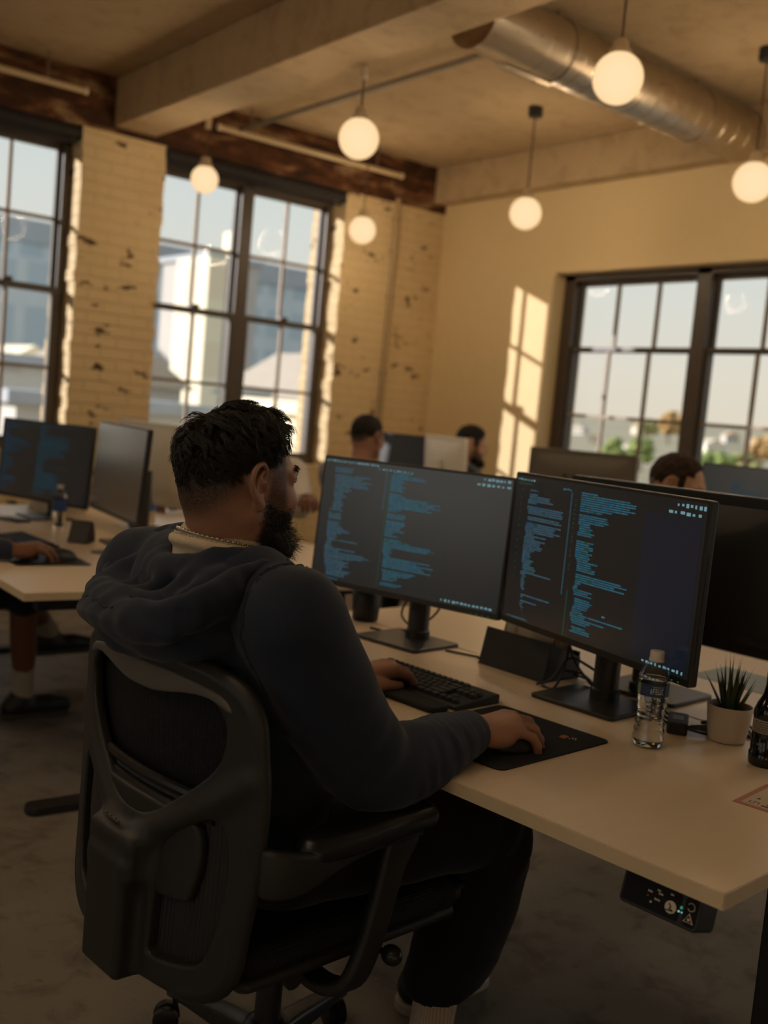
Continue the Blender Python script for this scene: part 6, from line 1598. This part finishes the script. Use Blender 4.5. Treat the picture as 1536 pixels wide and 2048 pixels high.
def colleague(label, loc, rz, shirt, hair_m, skin_m, head=(-0.19, 0.0, 1.235), head_rz=0.0, head_pitch=0.0, arm_r=None, arm_l=None, hand_rz=(0, 0), leg_l=None, leg_r=None, trousers=M_JEAN, shorts=False, beard=False, skin_ear=None, hand_pose=None):
    t = empty('person', loc, R_(rz), label, 'person')
    ar = arm_r or [(-0.205, -0.225, 1.02), (-0.13, -0.25, 0.90), (-0.02, -0.255, 0.79), (0.10, -0.235, 0.782), (0.24, -0.20, 0.79)]
    al = arm_l or [(-0.205, 0.225, 1.02), (-0.13, 0.25, 0.90), (-0.02, 0.255, 0.79), (0.10, 0.235, 0.782), (0.24, 0.20, 0.79)]
    lr = leg_r or [(-0.08, -0.10, 0.565), (0.15, -0.15, 0.575), (0.37, -0.18, 0.555), (0.41, -0.18, 0.525), (0.40, -0.18, 0.30), (0.39, -0.18, 0.12)]
    ll = leg_l or [(-0.08, 0.10, 0.565), (0.15, 0.15, 0.575), (0.37, 0.18, 0.555), (0.41, 0.18, 0.525), (0.40, 0.18, 0.30), (0.39, 0.18, 0.12)]
    MHg = Matrix.Translation(head) @ Matrix.Rotation(R_(head_rz), 4, 'Z') @ Matrix.Rotation(R_(head_pitch), 4, 'Y')
    s = Sdf((-0.40, -0.80, 0.06), (0.90, 0.80, 1.16), 0.0105)
    s.ell((-0.12, 0, 0.60), (0.12, 0.15, 0.11), 0.03).ell((-0.17, 0, 0.90), (0.10, 0.16, 0.20), 0.05).cap((-0.19, -0.17, 1.02), (-0.19, 0.17, 1.02), 0.05, 0.05, 0.05)
    nk = MHg @ Vector((-0.045, 0, -0.12)); s.cap((-0.2, 0, 1.0), tuple(nk), 0.07, 0.056, 0.04)
    for A in (ar, al): s.chain(A, [0.05, 0.045, 0.042, 0.038, 0.028], 0.02)
    for A in (lr, ll): s.chain(A, [0.08, 0.07, 0.058, 0.056, 0.052, 0.034], 0.02)
    parts = [s.mesh(), place((gp, gq), MHg)]
    hps = hand_pose or [(18, 30, 20)]*4
    for A, fl, hz in ((ar, 1, hand_rz[0]), (al, -1, hand_rz[1])):
        e = Vector(A[-1]); d = (e-Vector(A[-2])).normalized()
        Mq = Matrix.Translation(e+d*0.02) @ Matrix.Rotation(math.atan2(d.y, d.x)+R_(hz), 4, 'Z') @ Matrix.Rotation(-math.asin(max(-1, min(1, d.z)))*0.6, 4, 'Y')
        parts.append(place(hand_sdf(fl, hps, [(0.05, 0.045, -0.02), (0.08, 0.047, -0.026), (0.103, 0.043, -0.03)], res=0.004).mesh(), Mq))
    hm = head_masks(gp)[1]*(gp[:, 2] > (0.0 if not beard else -1)) if beard else head_masks(gp)[0]*0.9
    att = np.concatenate([np.zeros(len(parts[0][0])), hm, np.zeros(len(parts[2][0])), np.zeros(len(parts[3][0]))])
    b = np_mesh('body', parts, skin_m, t, attr={'stubble': att})
    for g in (-1, 1):
        c = MHg @ Vector((0.0775, g*0.031, -0.001)); e = MB().ball(tuple(c), 0.0118, 10, 8).build('eye', M_EYE, b, smooth=True)
    np_mesh('hair', [place(HAIRM, MHg)], hair_m, t)
    if beard: np_mesh('beard', [place(sbm, MHg)], hair_m, t)
    h = Sdf((-0.42, -0.82, 0.50), (0.62, 0.82, 1.16), 0.010)
    h.ell((-0.12, 0, 0.58), (0.155, 0.19, 0.10), 0.03).ell((-0.12, 0, 0.72), (0.15, 0.185, 0.16), 0.06).ell((-0.175, 0, 0.91), (0.13, 0.20, 0.18), 0.06).cap((-0.195, -0.19, 1.03), (-0.195, 0.19, 1.03), 0.064, 0.064, 0.05)
    h.cap((-0.2, 0, 1.04), tuple(nk*0.65+Vector((-0.2, 0, 1.04))*0.35), 0.095, 0.068, 0.03)
    h.cap(tuple(nk*0.7+Vector((-0.2, 0, 1.04))*0.3), tuple(nk+Vector((0, 0, 0.08))), 0.058, 0.075, 0.01, 'sub')
    for A in (ar, al): h.chain(A, [0.078, 0.070, 0.066, 0.056, 0.040], 0.03, sub=3)
    h.disp(lambda X, Y, Z: 0.005*wob(X, Y, Z, 22, 2)+0.003*wob(X, Y, Z, 55, 4))
    np_mesh('shirt', [h.mesh()], shirt, t)
    j = Sdf((-0.33, -0.36, 0.08), (0.95, 0.80, 0.68), 0.010); j.ell((-0.13, 0, 0.565), (0.155, 0.18, 0.08), 0.03)
    for A in (lr, ll):
        if shorts: j.chain(A[:4], [0.095, 0.085, 0.074, 0.070], 0.03)
        else: j.chain(A[:5]+[tuple(Vector(A[4])*0.25+Vector(A[5])*0.75)], [0.095, 0.085, 0.072, 0.072, 0.066, 0.056], 0.03)
    j.disp(lambda X, Y, Z: 0.004*wob(X, Y, Z, 30, 2))
    np_mesh('shorts' if shorts else 'trousers', [j.mesh()], trousers, t)
    for A in (lr, ll):
        b_ = Vector(A[5]); up = (Vector(A[4])-b_).normalized()
        k = Sdf(tuple(b_-Vector((0.08, 0.08, 0.09))), tuple(b_+Vector((0.08, 0.08, 0.16))), 0.005); k.cap(tuple(b_+up*0.10), tuple(b_-Vector((0, 0, 0.03))), 0.046, 0.044, 0.0); np_mesh('sock', [k.mesh()], M_SOCK2, t)
        zb_ = b_.z-0.12
        q = Sdf((b_.x-0.12, b_.y-0.08, zb_-0.005), (b_.x+0.25, b_.y+0.08, zb_+0.15), 0.006)
        q.chain([(b_.x-0.045, b_.y, zb_+0.045), (b_.x+0.11, b_.y, zb_+0.045), (b_.x+0.175, b_.y, zb_+0.038)], [0.043, 0.043, 0.033], 0.02); q.cap((b_.x-0.01, b_.y, zb_+0.07), (b_.x-0.005, b_.y, zb_+0.095), 0.046, 0.046, 0.03); q.half((0, 0, zb_+0.02), (0, 0, -1))
        sho = np_mesh('shoe', [q.mesh()], M_SHOE, t)
        MB().prism([(b_.x+0.055+x_, b_.y+y_) for x_, y_ in rrect(0.285, 0.09, 0.042, 6)], zb_, zb_+0.024).build('sole', M_SOLE2, sho)
    return t
M_HAIRD = NT('black_hair'); M_HAIRD.bsdf((0.012, 0.009, 0.007), 0.7, Specular_IOR_Level=0.2); M_HAIRD = M_HAIRD.m
M_SOCK2 = cloth_mat('grey_white_sock', (0.42, 0.37, 0.30), 0.1, 500)
M_SOLE2 = pmat('dark_sole', (0.05, 0.048, 0.045), 0.6)
M_GREYS = cloth_mat('grey_shirt', (0.26, 0.25, 0.26)); M_DARKS = cloth_mat('black_shirt', (0.012, 0.012, 0.014)); M_WHITES = cloth_mat('white_shirt', (0.55, 0.52, 0.47)); M_BLUES = cloth_mat('navy_shirt', (0.025, 0.03, 0.055)); M_BROWNS = cloth_mat('brown_shirt', (0.10, 0.07, 0.045))
M_SKIN2 = skin_mat('skin_brown', (0.17, 0.075, 0.04)); M_SKIN3 = skin_mat('skin_fair', (0.50, 0.29, 0.18), (0.06, 0.03, 0.018))
M_HAIRB = NT('brown_hair'); M_HAIRB.bsdf((0.028, 0.015, 0.009), 0.7, Specular_IOR_Level=0.2); M_HAIRB = M_HAIRB.m
colleague('person in a grey shirt seen from behind at the far desk', (3.80, 4.90, 0), 12, M_GREYS, M_HAIRD, M_SKIN, head=(-0.19, -0.02, 1.245), head_rz=8)
colleague('bearded person in a black shirt by the plain wall, facing right', (4.98, 5.20, 0), -38, M_DARKS, M_HAIRD, M_SKIN3, head=(-0.17, 0.0, 1.235), head_pitch=10, beard=True)
colleague('brown haired person whose eyes and forehead show above the right monitor', (3.50, 2.40, 0), -62, M_BROWNS, M_HAIRB, M_SKIN3, head=(-0.165, 0.0, 1.205), head_pitch=8)
colleague('person in shorts at the left edge, brown hand by a mouse', (1.02, 4.32, 0), 0, M_BLUES, M_HAIRD, M_SKIN2,
          arm_r=[(-0.205, -0.225, 1.02), (-0.12, -0.33, 0.92), (-0.01, -0.44, 0.815), (0.10, -0.50, 0.79), (0.235, -0.555, 0.785)], hand_rz=(18, 0),
          leg_r=[(-0.08, -0.10, 0.565), (0.18, -0.16, 0.575), (0.40, -0.19, 0.555), (0.44, -0.19, 0.52), (0.475, -0.12, 0.30), (0.505, -0.06, 0.12)],
          leg_l=[(-0.08, 0.10, 0.565), (0.18, 0.16, 0.57), (0.42, 0.23, 0.55), (0.47, 0.25, 0.53), (0.63, 0.34, 0.40), (0.80, 0.45, 0.25)], shorts=True)
colleague('person in a white shirt beyond the desk, arm showing beside the hooded man’s beard', (2.97, 5.11, 0), 180, M_WHITES, M_HAIRD, M_SKIN2, head=(-0.12, 0.0, 1.175), head_pitch=8,
          arm_l=[(-0.205, 0.225, 1.02), (-0.16, 0.34, 0.93), (-0.07, 0.50, 0.87), (0.0, 0.63, 0.90), (0.04, 0.72, 0.92)], hand_pose=[(30, 40, 30)]*4)
c = copy_tree(CHAIR); c.location = (1.02, 4.32, 0); c.rotation_euler = (0, 0, 0); c['label'] = 'black mesh office chair of the person in shorts at the left edge'
